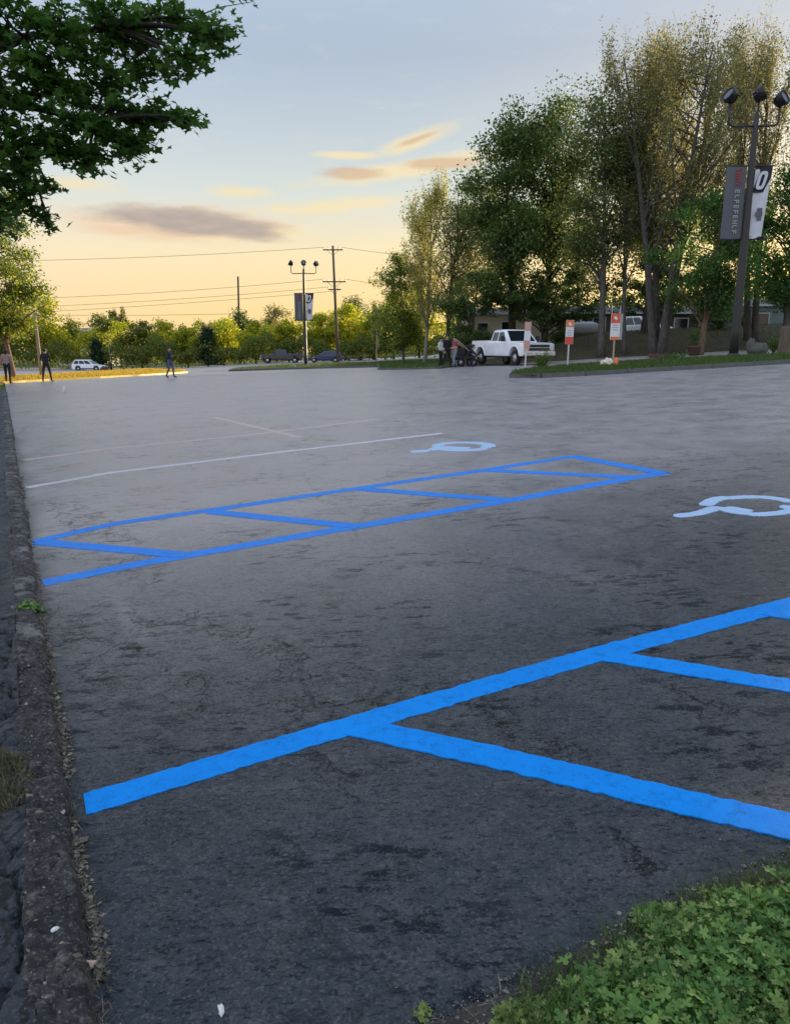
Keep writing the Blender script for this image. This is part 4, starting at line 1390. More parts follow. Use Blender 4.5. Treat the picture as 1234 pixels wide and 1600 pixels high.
def profile_body(prof, W, mat, name, parent, bev=.05, tumble=None):
    """closed side outline (x, z) pulled across the width, edges rounded"""
    bm = bmesh.new()
    L = [bm.verts.new((x, -W / 2, z)) for x, z in prof]
    Rr = [bm.verts.new((x, W / 2, z)) for x, z in prof]
    n = len(prof)
    fl = bm.faces.new(L); fr = bm.faces.new(list(reversed(Rr)))
    for i in range(n):
        j = (i + 1) % n
        bm.faces.new((L[j], L[i], Rr[i], Rr[j]))
    if tumble:
        for v in bm.verts:
            v.co.y *= tumble(v.co.x, v.co.z)
    bmesh.ops.recalc_face_normals(bm, faces=bm.faces)
    edges = [e for e in bm.edges if (e.verts[0].co.y * e.verts[1].co.y > 0)]
    bmesh.ops.bevel(bm, geom=edges, offset=bev, segments=3, profile=.6, affect='EDGES', clamp_overlap=True)
    bmesh.ops.triangulate(bm, faces=[f for f in bm.faces if len(f.verts) > 4])
    me = bpy.data.meshes.new(name); bm.to_mesh(me); bm.free()
    o = link_mesh(name, me, mat, parent, False)
    for p in me.polygons: p.use_smooth = p.area < .06
    return o


def arch(cx, r, z0, n=9):
    """points over a wheel opening, from rear to front, on the lower edge at z0"""
    a0 = math.asin(max(-1, min(1, (z0 - r * .92) / r))) if r else 0
    return [(cx - r * math.cos(a0 + (math.pi - 2 * a0) * i / n), r * .92 + r * math.sin(a0 + (math.pi - 2 * a0) * i / n)) for i in range(n + 1)]


def quad_panel(mb, pts, nrm, th=.012):
    P = [Vector(p) for p in pts]; nv = Vector(nrm).normalized() * th
    k = len(P)
    mb.add(P + [p + nv for p in P], [tuple(range(k, 2 * k))] + [(i, (i + 1) % k, k + (i + 1) % k, k + i) for i in range(k)])


def side_panel(name, mat, parent, side, pts, yfn, th=.012):
    """flat pane on the car's side following yfn(z); pts (x, z)"""
    P = [(x, side * (yfn(z) + .004), z) for x, z in pts]
    if side > 0: P = P[::-1]
    mb = MB(); quad_panel(mb, P, (0, side, .2), th)
    return mb.build(name, mat, parent)


def cabin(parent, prof_low, prof_top, wl, wt, zl, zt, mat, name='cab'):
    """prof_low (x0, x1) at zl with width wl, prof_top (x0, x1) at zt with width wt: tapered greenhouse"""
    bm = bmesh.new()
    vs = []
    for (x0, x1), w, z in ((prof_low, wl, zl), (prof_top, wt, zt)):
        vs.append([bm.verts.new(p) for p in ((x0, -w / 2, z), (x1, -w / 2, z), (x1, w / 2, z), (x0, w / 2, z))])
    bm.faces.new(vs[0][::-1]); bm.faces.new(vs[1])
    for i in range(4):
        j = (i + 1) % 4
        bm.faces.new((vs[0][i], vs[0][j], vs[1][j], vs[1][i]))
    bmesh.ops.recalc_face_normals(bm, faces=bm.faces)
    bmesh.ops.bevel(bm, geom=[e for e in bm.edges if max(v.co.z for v in e.verts) > (zl + zt) / 2], offset=.06, segments=3, affect='EDGES')
    me = bpy.data.meshes.new(name); bm.to_mesh(me); bm.free()
    o = link_mesh(name, me, mat, parent, False)
    for p in me.polygons: p.use_smooth = p.area < .25
    return o


def pickup(label, loc, rz, paint, group=None, L=6.1, W=2.0, k=1.0):
    t = thing('pickup_truck', label, 'pickup truck', loc, rz, group)
    r = .42
    fx, rx = 2.08, -1.92
    low = .52
    prof = [(-3.05, .62), (-3.05, 1.36), (-.86, 1.36), (-.82, 1.30), (1.12, 1.30), (1.5, 1.30), (2.70, 1.25), (2.98, 1.19), (3.05, .62)]
    under = [(2.9, low)] + arch(fx, .54, low)[::-1] + arch(rx, .54, low)[::-1] + [(-2.95, low)]
    body = profile_body(prof + under, W, paint, 'body', t, .045)
    # open bed
    MB().box((-1.95, 0, 1.363), (2.05, W - .22, .006)).build('bed_floor', M['black_plastic'], t)
    for s in (-1, 1):
        MB().box((-1.95, s * (W / 2 - .06), 1.385), (2.1, .10, .045)).build('bed_rail', M['black_plastic'] if False else paint, t)
    cab = cabin(t, (-.84, 1.38), (-.62, .62), W - .08, W - .42, 1.295, 2.0, paint)
    yf = lambda z: (W - .08) / 2 - (z - 1.295) / .705 * .17
    for s in (-1, 1):
        side_panel('side_window', M['car_glass'], t, s, [(-.62, 1.38), (.02, 1.38), (.02, 1.86), (-.50, 1.86)], yf)
        side_panel('side_window', M['car_glass'], t, s, [(.14, 1.36), (1.02, 1.36), (.60, 1.86), (.14, 1.86)], yf)
        for (x0, x1) in ((-.76, .06), (.10, 1.16)):
            d = MB().box(((x0 + x1) / 2, s * (W / 2 + .003), .94), (x1 - x0 - .03, .016, .66)).build('door', paint, t, bevel=.005)
            MB().box(((x0 + x1) / 2, s * (W / 2 + .0135), .70), (x1 - x0 - .05, .010, .05)).build('side_trim', M['black_plastic'] if paint is M['dark_car'] else paint, d)
            MB().box((x0 + .16, s * (W / 2 + .02), 1.16), (.18, .03, .035)).build('handle', paint, d)
        MB().box((1.02, s * (W / 2 + .14), 1.48), (.12, .24, .30)).build('mirror', M['black_plastic'], t, bevel=.03)
        MB().box((.15, s * (W / 2 - .02), .47), (2.3, .16, .06)).build('running_board', M['black_plastic'], t)
        for x in (fx, rx):
            wheel(t, x, s * (W / 2 - .13), r, .27, s)
            fl = MB()
            ap = arch(x, .56, .55, 12)
            fl.tube([(p[0], s * (W / 2 + .005), p[1]) for p in ap], .032, 6)
            fl.build('wheel_arch', M['black_plastic'] if paint is not M['white_car'] else paint, t, True)
        MB().box((2.985, s * .80, 1.02), (.16, .34, .34)).build('headlight', M['lens'], t, bevel=.04)
        MB().box((3.03, s * .80, .80), (.10, .30, .07)).build('indicator', M['amber'], t)
        MB().box((-3.03, s * .93, 1.12), (.10, .14, .38)).build('tail_light', M['red_lens'], t, bevel=.02)
        MB().box((3.10, s * .62, .58), (.06, .20, .10)).build('fog_lamp', M['lens'], t)
    # windscreen and rear glass lie on the cab's sloping ends
    mb = MB(); quad_panel(mb, [(1.33, -.80, 1.345), (1.33, .80, 1.345), (.685, .66, 1.93), (.685, -.66, 1.93)], (.7, 0, .72), .016); mb.build('windscreen', M['car_glass'], t)
    mb = MB(); quad_panel(mb, [(-.825, .74, 1.40), (-.825, -.74, 1.40), (-.65, -.62, 1.9), (-.65, .62, 1.9)], (-.95, 0, .2), .016); mb.build('rear_window', M['car_glass'], t)
    MB().box((3.0, 0, .98), (.10, 1.42, .44)).build('grille_surround', M['chrome'], t, bevel=.03)
    g = MB().box((3.045, 0, .98), (.06, 1.30, .33)); go = g.build('grille', M['black_plastic'], t, bevel=.02)
    for z in (.88, .98, 1.08):
        MB().box((3.075, 0, z), (.03, 1.2, .035)).build('bar', M['rim'] if (paint is M['white_car'] and z == .98) else M['black_plastic'], go)
    b = MB().box((3.10, 0, .66), (.20, W - .04, .26)); bo = b.build('bumper', M['chrome'], t, bevel=.05)
    MB().box((3.205, 0, .66), (.012, .34, .16)).build('number_plate', M['plate'], bo)
    MB().box((3.08, 0, .49), (.18, W - .3, .10)).build('air_dam', M['black_plastic'], t)
    MB().box((-3.12, 0, .62), (.18, W - .1, .20)).build('rear_bumper', M['chrome'], t, bevel=.04)
    for x in (-.3, 0, .3):
        MB().box((.52, x, 2.005), (.10, .06, .03)).build('cab_light', M['amber'], t)
    MB().box((0, 0, .50), (5.4, 1.3, .16)).build('chassis', M['black_plastic'], t)
    return t


def car(name, label, cat, loc, rz, paint, L=4.6, W=1.82, H=1.68, suv=True, group=None):
    t = thing(name, label, cat, loc, rz, group)
    r = .35 if suv else .32
    fx, rx = L * .30, -L * .29
    zb = H * .60 if suv else H * .62
    h = L / 2
    prof = [(-h, .45), (-h + .03, zb * .82), (-h + .10, zb), (h * .42, zb), (h * .80, zb * .88), (h - .05, zb * .70), (h, .42)]
    under = [(h - .12, .27)] + arch(fx, r * 1.22, .27)[::-1] + arch(rx, r * 1.22, .27)[::-1] + [(-h + .12, .27)]
    profile_body(prof + under, W, paint, 'body', t, .06)
    x0l, x1l = (-h + .08, h * .46) if suv else (-h + .55, h * .46)
    x0t, x1t = (-h + .42, h * .02) if suv else (-h + 1.15, h * .02)
    cabin(t, (x0l, x1l), (x0t, x1t), W - .06, W - .46, zb - .01, H, paint)
    yf = lambda z: (W - .06) / 2 - (z - zb) / (H - zb) * .20

    def xa(u, z):   # u 0..1 along the cabin at height z
        k = (z - zb) / (H - zb)
        a = x0l + (x0t - x0l) * k; b = x1l + (x1t - x1l) * k
        return a + (b - a) * u
    za, zc = zb + .05, H - .12
    spans = ((.07, .30), (.34, .60), (.64, .93)) if suv else ((.12, .44), (.48, .90))
    for s in (-1, 1):
        for a, b in spans:
            side_panel('side_window', M['car_glass'], t, s, [(xa(a, za), za), (xa(b, za), za), (xa(b, zc), zc), (xa(a, zc), zc)], yf)
        for x in (fx, rx): wheel(t, x, s * (W / 2 - .10), r, .21, s)
        MB().box((h - .10, s * (W / 2 - .26), zb * .70), (.20, .36, .16)).build('headlight', M['lens'], t, bevel=.03)
        MB().box((-h + .06, s * (W / 2 - .14), zb * .80), (.12, .20, .26)).build('tail_light', M['red_lens'], t, bevel=.03)
        MB().box((xa(.90, za), s * (W / 2 + .06), zb + .06), (.12, .18, .13)).build('mirror', paint, t, bevel=.03)
        MB().box((0, s * (W / 2 + .003), .40), (L * .42, .014, .12)).build('sill_trim', M['black_plastic'], t)
        for xa_, xb_ in ((-h * .42, h * .02), (h * .02, h * .44)):
            d = MB().box(((xa_ + xb_) / 2, s * (W / 2 + .003), (zb + .42) / 2), (xb_ - xa_ - .03, .016, zb - .56)).build('door', paint, t, bevel=.004)
        MB().box((h * .02 - .2, s * (W / 2 + .015), zb - .12), (.18, .03, .035)).build('handle', paint, d)
    nf = Vector((H - zb, 0, x1l - x1t)).normalized()
    mb = MB(); k0, k1 = .08, .84
    fpt = lambda k, w: (x1l + (x1t - x1l) * k, w * ((W - .06) / 2 - .20 * k - .1), zb + (H - zb) * k)
    quad_panel(mb, [fpt(k0, -1), fpt(k0, 1), fpt(k1, 1), fpt(k1, -1)], nf, .012); mb.build('windscreen', M['car_glass'], t)
    nb = Vector((-(H - zb), 0, x0t - x0l)).normalized()
    rpt = lambda k, w: (x0l + (x0t - x0l) * k, w * ((W - .06) / 2 - .20 * k - .1), zb + (H - zb) * k)
    mb = MB(); quad_panel(mb, [rpt(.2, 1), rpt(.2, -1), rpt(.84, -1), rpt(.84, 1)], nb, .012); mb.build('rear_window', M['car_glass'], t)
    MB().box((h - .01, 0, .48), (.10, W - .3, .18)).build('bumper', M['black_plastic'], t, bevel=.03)
    MB().box((h + .045, 0, .50), (.012, .34, .12)).build('number_plate', M['plate'], t)
    MB().box((h - .03, 0, zb * .66), (.06, W * .42, .13)).build('grille', M['black_plastic'], t)
    MB().box((-h + .01, 0, .48), (.10, W - .3, .18)).build('rear_bumper', M['black_plastic'], t, bevel=.03)
    return t


tp = gnd(797, 42.6, 571)
pickup('white crew cab pickup parked beside the small work crew', tp, math.atan2(-.931, .365), M['white_car']).scale = (.96, .96, .96)
q = at(141, 579, 108); car('suv', 'white hatchback SUV side on beyond the yellow strip', 'car', (q[0], 108, float(G(q[0], 108))), R(-4), M['white_car'], 4.5, 1.8, 1.62)
q = at(441, 566, 112); pickup('charcoal pickup parked left of the far lamp post', (q[0], 112, float(G(q[0], 112))), R(184), M['dark_car'])
q = at(508, 566, 106); car('sedan', 'navy blue car right of the far lamp post', 'car', (q[0], 106, float(G(q[0], 106))), R(183), M['blue_car'], 5.0, 1.85, 1.6, True)
q = at(551, 564, 126); car('sedan', 'small white car far right of the navy car', 'car', (q[0], 126, float(G(q[0], 126))), R(5), M['white_car'], 4.4, 1.75, 1.42, False, 'far white cars')
q = at(572, 564, 133); car('sedan', 'silver car partly hidden behind the sapling right of the utility pole', 'car', (q[0], 133, float(G(q[0], 133))), R(5), M['silver_car'], 4.4, 1.75, 1.42, False, 'far white cars')
q = at(1000, 512, 61); car('suv', 'white SUV half hidden by the multi-trunk tree up on the bank', 'car', (q[0], 60, q[2] - .9), R(-60), M['white_car'], 4.6, 1.85, 1.75, True)


# ------------------------------------------------------------------ lamp posts and banners
def lamp_post(label, base, H, rz, heads, banners, banner_z, bh):
    t = thing('lamp_post', label, 'lamp post', base, rz, 'lamp posts with banners')
    MB().lathe([(.36, -.1), (.36, .16), (.33, .20)], 20).build('footing', M['stone'], t, True)
    MB().lathe([(.175, .2), (.165, 1.2), (.15, H * .5), (.105, H * .93), (.09, H)], 14).build('pole', M['pole_dark'], t, True)
    MB().lathe([(.24, .2), (.24, .26), (.18, .32)], 14).build('base_plate', M['pole_dark'], t, True)
    hb = MB().box((0, .165, .75), (.14, .03, .26)); hb.build('hand_hole_cover', M['pole_dark'], t)
    for (ax, ay, up, aim, tilt) in heads:
        arm = MB().tube([(0, 0, H - .42), (ax * .86, ay * .86, H - .45), (ax, ay, H - .36), (ax, ay, H + up - .14)] if (ax or ay) else [(0, 0, H - .1), (0, 0, H + up * .5), (0, 0, H + up - .14)], .042, 8)
        ao = arm.build('arm', M['pole_dark'], t, True)
        m4 = Matrix.Translation((ax, ay, H + up)) @ Matrix.Rotation(aim, 4, 'Z') @ Matrix.Rotation(tilt, 4, 'Y') @ Matrix.Scale(.88, 4)
        hd = MB().lathe([(.05, -.24), (.15, -.235), (.185, -.20), (.19, -.08), (.27, -.03), (.30, .06), (.30, .20), (.285, .22), (.27, .17)], 22, 0, m4)
        for k in range(8):
            a = k * math.pi / 4
            hd.box(m4 @ Vector((.205 * math.cos(a), .205 * math.sin(a), -.14)), (.012, .05, .14), 0, (m4.to_3x3() @ Matrix.Rotation(a + R(90), 3, 'Z')))
        ho = hd.build('lamp_head', M['lamp_black'], t, True)
        MB().lathe([(.268, .165), (.2, .185), (.01, .19)], 22, 0, m4).build('lens', M['lamp_glass'], ho, True)
    for k, (side, w, fn) in enumerate(banners):
        fn(t, side, w, banner_z, bh)
    return t


def cloth(mb, side, x0, x1, z0, z1, wob, m=0, th=.012, yoff=0.0, skew=0.0, nx=10, nz=16):
    """hanging cloth with folds, both faces"""
    V = []; F = []
    for face in (0, 1):
        for i in range(nx + 1):
            for j in range(nz + 1):
                u = i / nx; v = j / nz
                x = x0 + (x1 - x0) * u + skew * v * u
                z = z1 + (z0 - z1) * v
                y = wob * math.sin(u * 5 + v * 2.2) * (.3 + .7 * math.sin(math.pi * v) + .3 * v) + yoff + (th if face else 0)
                V.append((side * x, y, z))
        b = face * (nx + 1) * (nz + 1)
        for i in range(nx):
            for j in range(nz):
                q = [b + i * (nz + 1) + j, b + (i + 1) * (nz + 1) + j, b + (i + 1) * (nz + 1) + j + 1, b + i * (nz + 1) + j + 1]
                F.append(tuple(q if (face == 1) else q[::-1]))
    mb.add(V, F, m)


def rods(t, side, w, z0, z1):
    for z in (z0, z1):
        MB().tube([(side * .08, 0, z), (side * (w + .22), 0, z)], .022, 8).build('banner_rod', M['pole_dark'], t, True)


def banner_letters(t, side, w, zt, h):
    """grey cloth, rotated lettering: red upper word, white lower word"""
    rods(t, side, w, zt - h, zt)
    mb = MB(); cloth(mb, side, .16, .16 + w, zt - h, zt, .028); bo = mb.build('banner', M['ban_grey'], t, True)
    rr = random.Random(5)
    x0 = .16 + w * .28; x1 = .16 + w * .52
    n = 4; z = zt - h * .03
    for k in range(13):
        hh = h * (.062 if k < 4 else .068)
        col = M['ban_red'] if k < 4 else M['sign_back']
        g = MB()
        zc = z - hh * .42
        y = -.062
        th = hh * .2
        # each letter lies on its side: a spine and two or three bars
        kind = rr.choice('EFHLT')
        xs0, xs1 = side * x0, side * x1
        cx = (xs0 + xs1) / 2; wd = abs(xs1 - xs0)
        if kind in 'EFH':
            g.box((cx, y, zc + hh * .28), (wd, .006, th))
            for q in ((-.5, .0, .5) if kind == 'E' else ((.5, 0) if kind == 'F' else (0,))):
                g.box((cx + q * (wd - th), y + .0005, zc - hh * .02), (th, .007, hh * .52))
            if kind == 'H': g.box((cx, y, zc - hh * .28), (wd, .006, th))
        elif kind == 'L':
            g.box((cx, y, zc + hh * .28), (wd, .006, th)); g.box((cx - .5 * (wd - th), y + .0005, zc), (th, .007, hh * .52))
        else:
            g.box((cx, y, zc), (wd, .006, th)); g.box((cx + .5 * (wd - th), y + .0005, zc), (th, .007, hh * .7))
        g.build('letter', col, bo)
        z -= hh * 1.02
        if k == 3: z -= h * .04


def banner_zero(t, side, w, zt, h):
    """black head with a slanting white ring numeral, white below"""
    rods(t, side, w, zt - h, zt)
    mb = MB(); cloth(mb, side, .16, .16 + w, zt - h, zt, .04, 0, .012, 0, -w * .25); bo = mb.build('banner', M['ban_white'], t, True)
    hd = MB(); cloth(hd, side, .155, .18 + w, zt - h * .36, zt + .02, .04, 0, .03, -.010, -w * .12); hd.build('black_field', M['ban_black'], bo, True)
    rg = MB()
    n = 20; V = []; F = []
    cz = zt - h * .20; cx = side * (.16 + w * .40)
    for i in range(n):
        a = 2 * math.pi * i / n
        for k in (1.0, .45):
            sx = abs(math.cos(a)) ** .6 * math.copysign(1, math.cos(a)); sz = abs(math.sin(a)) ** .6 * math.copysign(1, math.sin(a))
            xx = sx * w * (.27 if k == 1 else .10); zz_ = sz * h * (.125 if k == 1 else .08)
            for y in (-.075, -.063): V.append((cx + xx + zz_ * .25 * side, y, cz + zz_))
    for i in range(n):
        j = (i + 1) % n
        F += [(i * 4, j * 4, j * 4 + 2, i * 4 + 2), (i * 4 + 1, i * 4 + 3, j * 4 + 3, j * 4 + 1), (i * 4, i * 4 + 1, j * 4 + 1, j * 4), (i * 4 + 2, j * 4 + 2, j * 4 + 3, i * 4 + 3)]
    rg.add(V, F); rg.build('numeral', M['ban_white'], bo)
    em = MB()
    for k, (dx, dz, sw, sh) in enumerate(((.45, .60, .16, .05), (.42, .66, .22, .06), (.45, .72, .14, .05))):
        em.box((side * (.16 + w * dx), -.062, zt - h * dz), (w * sw * 2, .006, h * sh))
    em.build('emblem', M['ban_grey'], bo)
    hm = MB(); cloth(hm, side, .155, .17 + w * .84, zt - h - .01, zt - h + .10, .04, 0, .03, -.010); hm.build('hem', M['ban_black'], bo, True)


lp = hit(1145, 558); LY = 30.0
base = gnd(1145, LY, 557)
ztop = at(1178, 172, LY)[2] - base.z
H1 = 10.35
k1 = LY / FPX
zb1 = at(1160, 259, LY)[2] - base.z
lamp_post('tall dark lamp post with two banners on the right grass island', base, at(1172, 178, LY)[2] - base.z, 0,
          [(-1.05, -.1, .55, R(200), R(60)), (.15, .25, .72, R(-30), R(62)), (.72, -.25, .40, R(-55), R(66))],
          [(-1, .78, banner_letters), (1, .62, banner_zero)], zb1, 2.62)
LY2 = 75.0
b2 = gnd(478, LY2, 571)
lamp_post('far lamp post with two banners on the narrow median', b2, at(474, 420, LY2)[2] - b2.z, 0,
          [(-1.20, 0, .50, R(200), R(60)), (0, .2, .52, R(-80), R(62)), (1.20, 0, .45, R(-20), R(60))],
          [(-1, .80, lambda t, s, w, z, h: banner_letters(t, s, w, z, h)), (1, .75, banner_zero)], at(475, 458, LY2)[2] - b2.z, 2.6)


# ------------------------------------------------------------------ utility poles and wires
def utility_pole(label, base, top, r0, r1, arms, mat, rz=0):
    t = thing('utility_pole', label, 'utility pole', base)
    d = Vector(top) - Vector(base)
    MB().tube([(0, 0, -.4), (d.x * .5, d.y * .5, d.z * .5), d], [r0, (r0 + r1) / 2, r1], 10).build('pole', mat, t, True)
    for (f, w) in arms:
        c = d * f
        MB().box(c + Vector((0, -.16, 0)), (w, .11, .14)).build('crossarm', mat, t)
        for k in (-1, -.55, .55, 1):
            MB().lathe([(.03, 0), (.07, .05), (.04, .10), (.07, .15), (.02, .24)], 8, 0, Matrix.Translation(c + Vector((k * w * .47, -.16, .07)))).build('insulator', M['steel'], t, True)
        for s in (-1, 1):
            MB().tube([c + Vector((0, -.1, -.7)), c + Vector((s * w * .3, -.16, -.06))], .025, 6).build('brace', M['steel'], t)
    return t


UY = 96.0
ub = gnd(528, UY, 562); ut = at(520, 384, UY)
up1 = utility_pole('tall wooden utility pole with crossarms right of the far lamp post', ub, ut, .21, .13, [(.965, 2.4), (.70, 2.9), (.635, 1.6)], M['wood'])
UY2 = 150.0
u2 = gnd(375, UY2, 560); ut2 = at(372, 432, UY2)
up2 = utility_pole('distant utility pole standing above the hedge between two round trees', u2, ut2, .24, .18, [(.55, 1.6)], M['wood'])
UY3 = 47.0
u3 = gnd(66, UY3, 588); ut3 = at(51, 462, UY3)
up3 = utility_pole('pale leaning pole beside the man in black', u3, ut3, .12, .085, [], M['pale_wood'])


def wire(label, A, B, sag, r=.021, n=24):
    A = Vector(A); B = Vector(B)
    pts = []
    for i in range(n + 1):
        u = i / n; p = A.lerp(B, u); p.z -= sag * 4 * u * (1 - u); pts.append(p - A)
    o = MB().tube(pts, r, 5).build('power_line', M['wire'], None, True)
    o.location = A
    return tag(o, label, 'power line', 'overhead power lines')


def armp(f, k, w):
    b = Vector(ub); d = Vector(ut) - b
    return b + d * f + Vector((k * w * .47, -.16, .3))


wire('highest power line running left from the tall utility pole', armp(.965, -1, 2.4), at(-260, 408, 92), .6)
wire('power line from the right end of the tall pole top arm into the trees', armp(.965, 1, 2.4), at(900, 400, 100), .9)
wire('middle power line leaving the lower crossarm to the left', armp(.70, -1, 2.9), at(-260, 470, 96), .8)
wire('power line leaving the middle of the lower crossarm, just under its neighbour', armp(.635, -1, 1.6), at(-260, 486, 97), .7)
wire('lowest power line over the hedge on the left', armp(.60, 0, 1.6), at(-260, 500, 99), .5)
wire('power line from the lower crossarm to the right trees', armp(.70, 1, 2.9), at(900, 452, 100), .8)
wire('far power line hanging by the distant utility pole', Vector(u2) + (Vector(ut2) - Vector(u2)) * .58, at(-240, 478, 170), 1.0, .035)


# ------------------------------------------------------------------ signs on the island
def sign(label, px, py0, pyb, Y, wpx, px_top, bands, post_mat, w2=0):
    b = gnd(px, Y, pyb); k = Y / FPX
    root = thing('post_sign', label, 'sign', (b.x, Y, b.z + .05), 0, 'orange and white signs on the island')
    H = at(px_top, py0, Y)[2] - b.z - .05
    zlow = at(px, bands[-1][1], Y)[2] - b.z - .05
    lean = (px_top - px) * k
    MB().box((lean * .45, .02, (H - .2) / 2), (.055, .04, H - .1), 0, Matrix.Rotation(math.atan2(lean, H), 3, 'Y')).build('post', post_mat, root)
    W = wpx * k
    rotm = Matrix.Rotation(math.atan2(lean, H), 3, 'Y')

    def lx(z): return lean * z / H
    zt = at(px, bands[0][0], Y)[2] - b.z - .05
    zm = (zt + zlow) / 2
    MB().box((lx(zm), 0, zm), (W, .018, zt - zlow), 0, rotm).build('board', M['sign_white'], root)
    for (a, c, col) in bands:
        za = at(px, a, Y)[2] - b.z - .05; zc = at(px, c, Y)[2] - b.z - .05; zz_ = (za + zc) / 2
        if col is None: continue
        bo = MB().box((lx(zz_), -.0125, zz_), (W - .012, .006, za - zc - .006), 0, rotm).build('print_band', M[col], root)
    if w2:
        MB().box((lx(zm) + W / 2 + w2 * k / 2 + .004, .03, zm), (w2 * k, .02, zt - zlow - .02), 0, rotm).build('rear_board', M['sign_back'], root)
    return root, lx, rotm, b, zt, zlow, W


s1 = sign('faded salmon and white post sign in front of the pickup bonnet', 819, 503, 589, 29, 9.5, 822, [(503, 517, 'salmon'), (517, 532, None), (532, 545, 'salmon')], M['white_post'])
s2 = sign('orange and white post sign between the pickup and the tan stake', 886, 500, 575, 30, 12, 887, [(500, 511, 'orange'), (511, 526, None), (526, 538, 'red_orange')], M['white_post'])
s3 = sign('post sign with red top panel on a tan wooden stake above the cream bundle', 957, 489, 570, 28.5, 14, 957, [(490, 505, 'red_orange'), (505, 526, None), (526, 531, 'orange')], M['yellow_bar'], 4)
for (root, lx, rotm, b, zt, zl, W), rows in ((s2, 4), (s3, 3)):
    for i in range(rows):
        z = zt - (zt - zl) * (.44 + .09 * i)
        MB().box((lx(z), -.0115, z), (W * (.7 if i % 2 else .55), .005, .028), 0, rotm).build('text_line', M['sign_back'], root)
    z = zt - (zt - zl) * .17
    MB().box((lx(z), -.017, z), (W * .42, .004, .10), 0, rotm @ Matrix.Rotation(R(45), 3, 'Y')).build('diamond_mark', M['sign_white'], root)
for (root, lx, rotm, b, zt, zl, W) in (s3,):
    for sx in (-1, 1):
        MB().tube([(sx * W * .42, 0, zt - .05), (sx * W * .46, 0, zt + .30)], .012, 6).build('wire_prong', M['white_post'], root)

p = gnd(948, 28.2, 569)
bg = thing('sack', 'crumpled cream bundle with an orange end at the foot of the tan staked sign', 'sack', (p.x, p.y, p.z + .12))
bm = bmesh.new(); bmesh.ops.create_icosphere(bm, subdivisions=4, radius=1)
for v in bm.verts:
    kk = 1 + .35 * MN.fractal(v.co * 2.0, 1, 2, 4)
    v.co = Vector((v.co.x * .24 * kk, v.co.y * .18 * kk, .15 + v.co.z * .17 * kk))
me = bpy.data.meshes.new('body'); bm.to_mesh(me); bm.free(); link_mesh('body', me, M['bag'], bg, True)
MB().lathe([(.11, 0), (.12, .10), (.08, .28), (.05, .36)], 12, 0, Matrix.Translation((.27, -.02, 0)) @ Matrix.Rotation(R(12), 4, 'Y')).build('orange_end', M['orange'], bg, True)


# ------------------------------------------------------------------ plants, pots, stones near the island
def bush(name, label, base, r, h, n, size, mat, cat='shrub', group=None, stems=9, open_=.0):
    t = thing(name, label, cat, base, 0, group)
    mb = MB()
    tips = []
    for k in range(stems):
        a = random.uniform(0, 6.28); rr = r * math.sqrt(random.uniform(.05, 1)); z = h * random.uniform(.5, .95)
        p = [(0, 0, -.05), (math.cos(a) * rr * .35, math.sin(a) * rr * .35, z * .55), (math.cos(a) * rr, math.sin(a) * rr, z)]
        mb.tube(p, [.02 * h, .012 * h, .005 * h], 5); tips.append(p[2]); tips.append(p[1])
    mb.build('stems', M['bark_dark'], t)
    T = np.array(tips); k = rng.integers(0, len(T), n)
    P = T[k] + rng.normal(0, 1, (n, 3)) * np.array([r * .28, r * .28, h * .14])
    P[:, 2] = np.abs(P[:, 2] - .02) + .02
    nr = rng.normal(0, 1, (n, 3)); nr[:, 2] += .6; nr /= np.linalg.norm(nr, axis=1)[:, None]
    V, F = leaf_cloud(P, nr, size * rng.uniform(.6, 1.4, n), diamond)
    link_mesh('leaves', np_mesh('leaves', V, F), mat, t)
    return t


bush('shrub', 'small bushy shrub at the tip of the island by the pickup bumper', gnd(845, 30.0, 585), .32, .75, 900, .07, M['leaf_mid'])
bush('shrub', 'low dark shrub on the island right of the cream bundle', gnd(1045, 31, 566), .55, .42, 700, .08, M['leaf_dark'])
pp = gnd(1046, 34, 556)
mb = MB()
bx = thing('brick_box', 'low brown brick box behind the low dark shrub', 'planter', (pp.x, 35, float(G(pp.x, 35))))
for r_ in range(3):
    for i in range(5):
        MB().box((-.5 + .25 * i + (.06 if r_ % 2 else 0), 0, .06 + r_ * .11), (.235, .25, .10)).build('brick', M['terracotta'], bx)
pp = gnd(1083, 41, 552)
pt = thing('flower_pot', 'terracotta pot with a dark upright plant under the bright green tree', 'flower pot', (pp.x, 41, float(G(pp.x, 41))))
MB().lathe([(.26, 0), (.34, .42), (.38, .44), (.38, .52), (.33, .52)], 18).build('pot', M['terracotta'], pt, True)
P = rng.normal(0, 1, (500, 3)) * np.array([.16, .16, .28]) + np.array([0, 0, .95])
nr = rng.normal(0, 1, (500, 3)); nr /= np.linalg.norm(nr, axis=1)[:, None]
V, F = leaf_cloud(P, nr, .09 * rng.uniform(.6, 1.4, 500), diamond); link_mesh('leaves', np_mesh('leaves', V, F), M['leaf_dark'], pt)
MB().tube([(0, 0, .4), (.02, 0, .8), (0, .02, 1.2)], [.03, .02, .008], 6).build('stem', M['bark_dark'], pt)
pp = gnd(1185, 37, 552)
lump('boulder', 'grey boulder on the grass right of the near lamp post', 'boulder', (pp.x, 37, float(G(pp.x, 37)) + .25), (.42, .34, .34), M['rock'], .4, 2, .3)
lump('boulder', 'small grey stone resting behind the larger boulder', 'boulder', (pp.x + .3, 38.6, float(G(pp.x, 38.6)) + .38), (.22, .2, .42), M['rock'], .4, 6, .3)
bush('shrub', 'green shrub between the boulder and the brown stump at the right edge', gnd(1206, 38, 552), .6, .8, 900, .09, M['leaf_dark'])
bush('shrub', 'dark bush in front of the cream mobile home', gnd(868, 55, 545), 1.0, 1.3, 1500, .12, M['leaf_dark'])
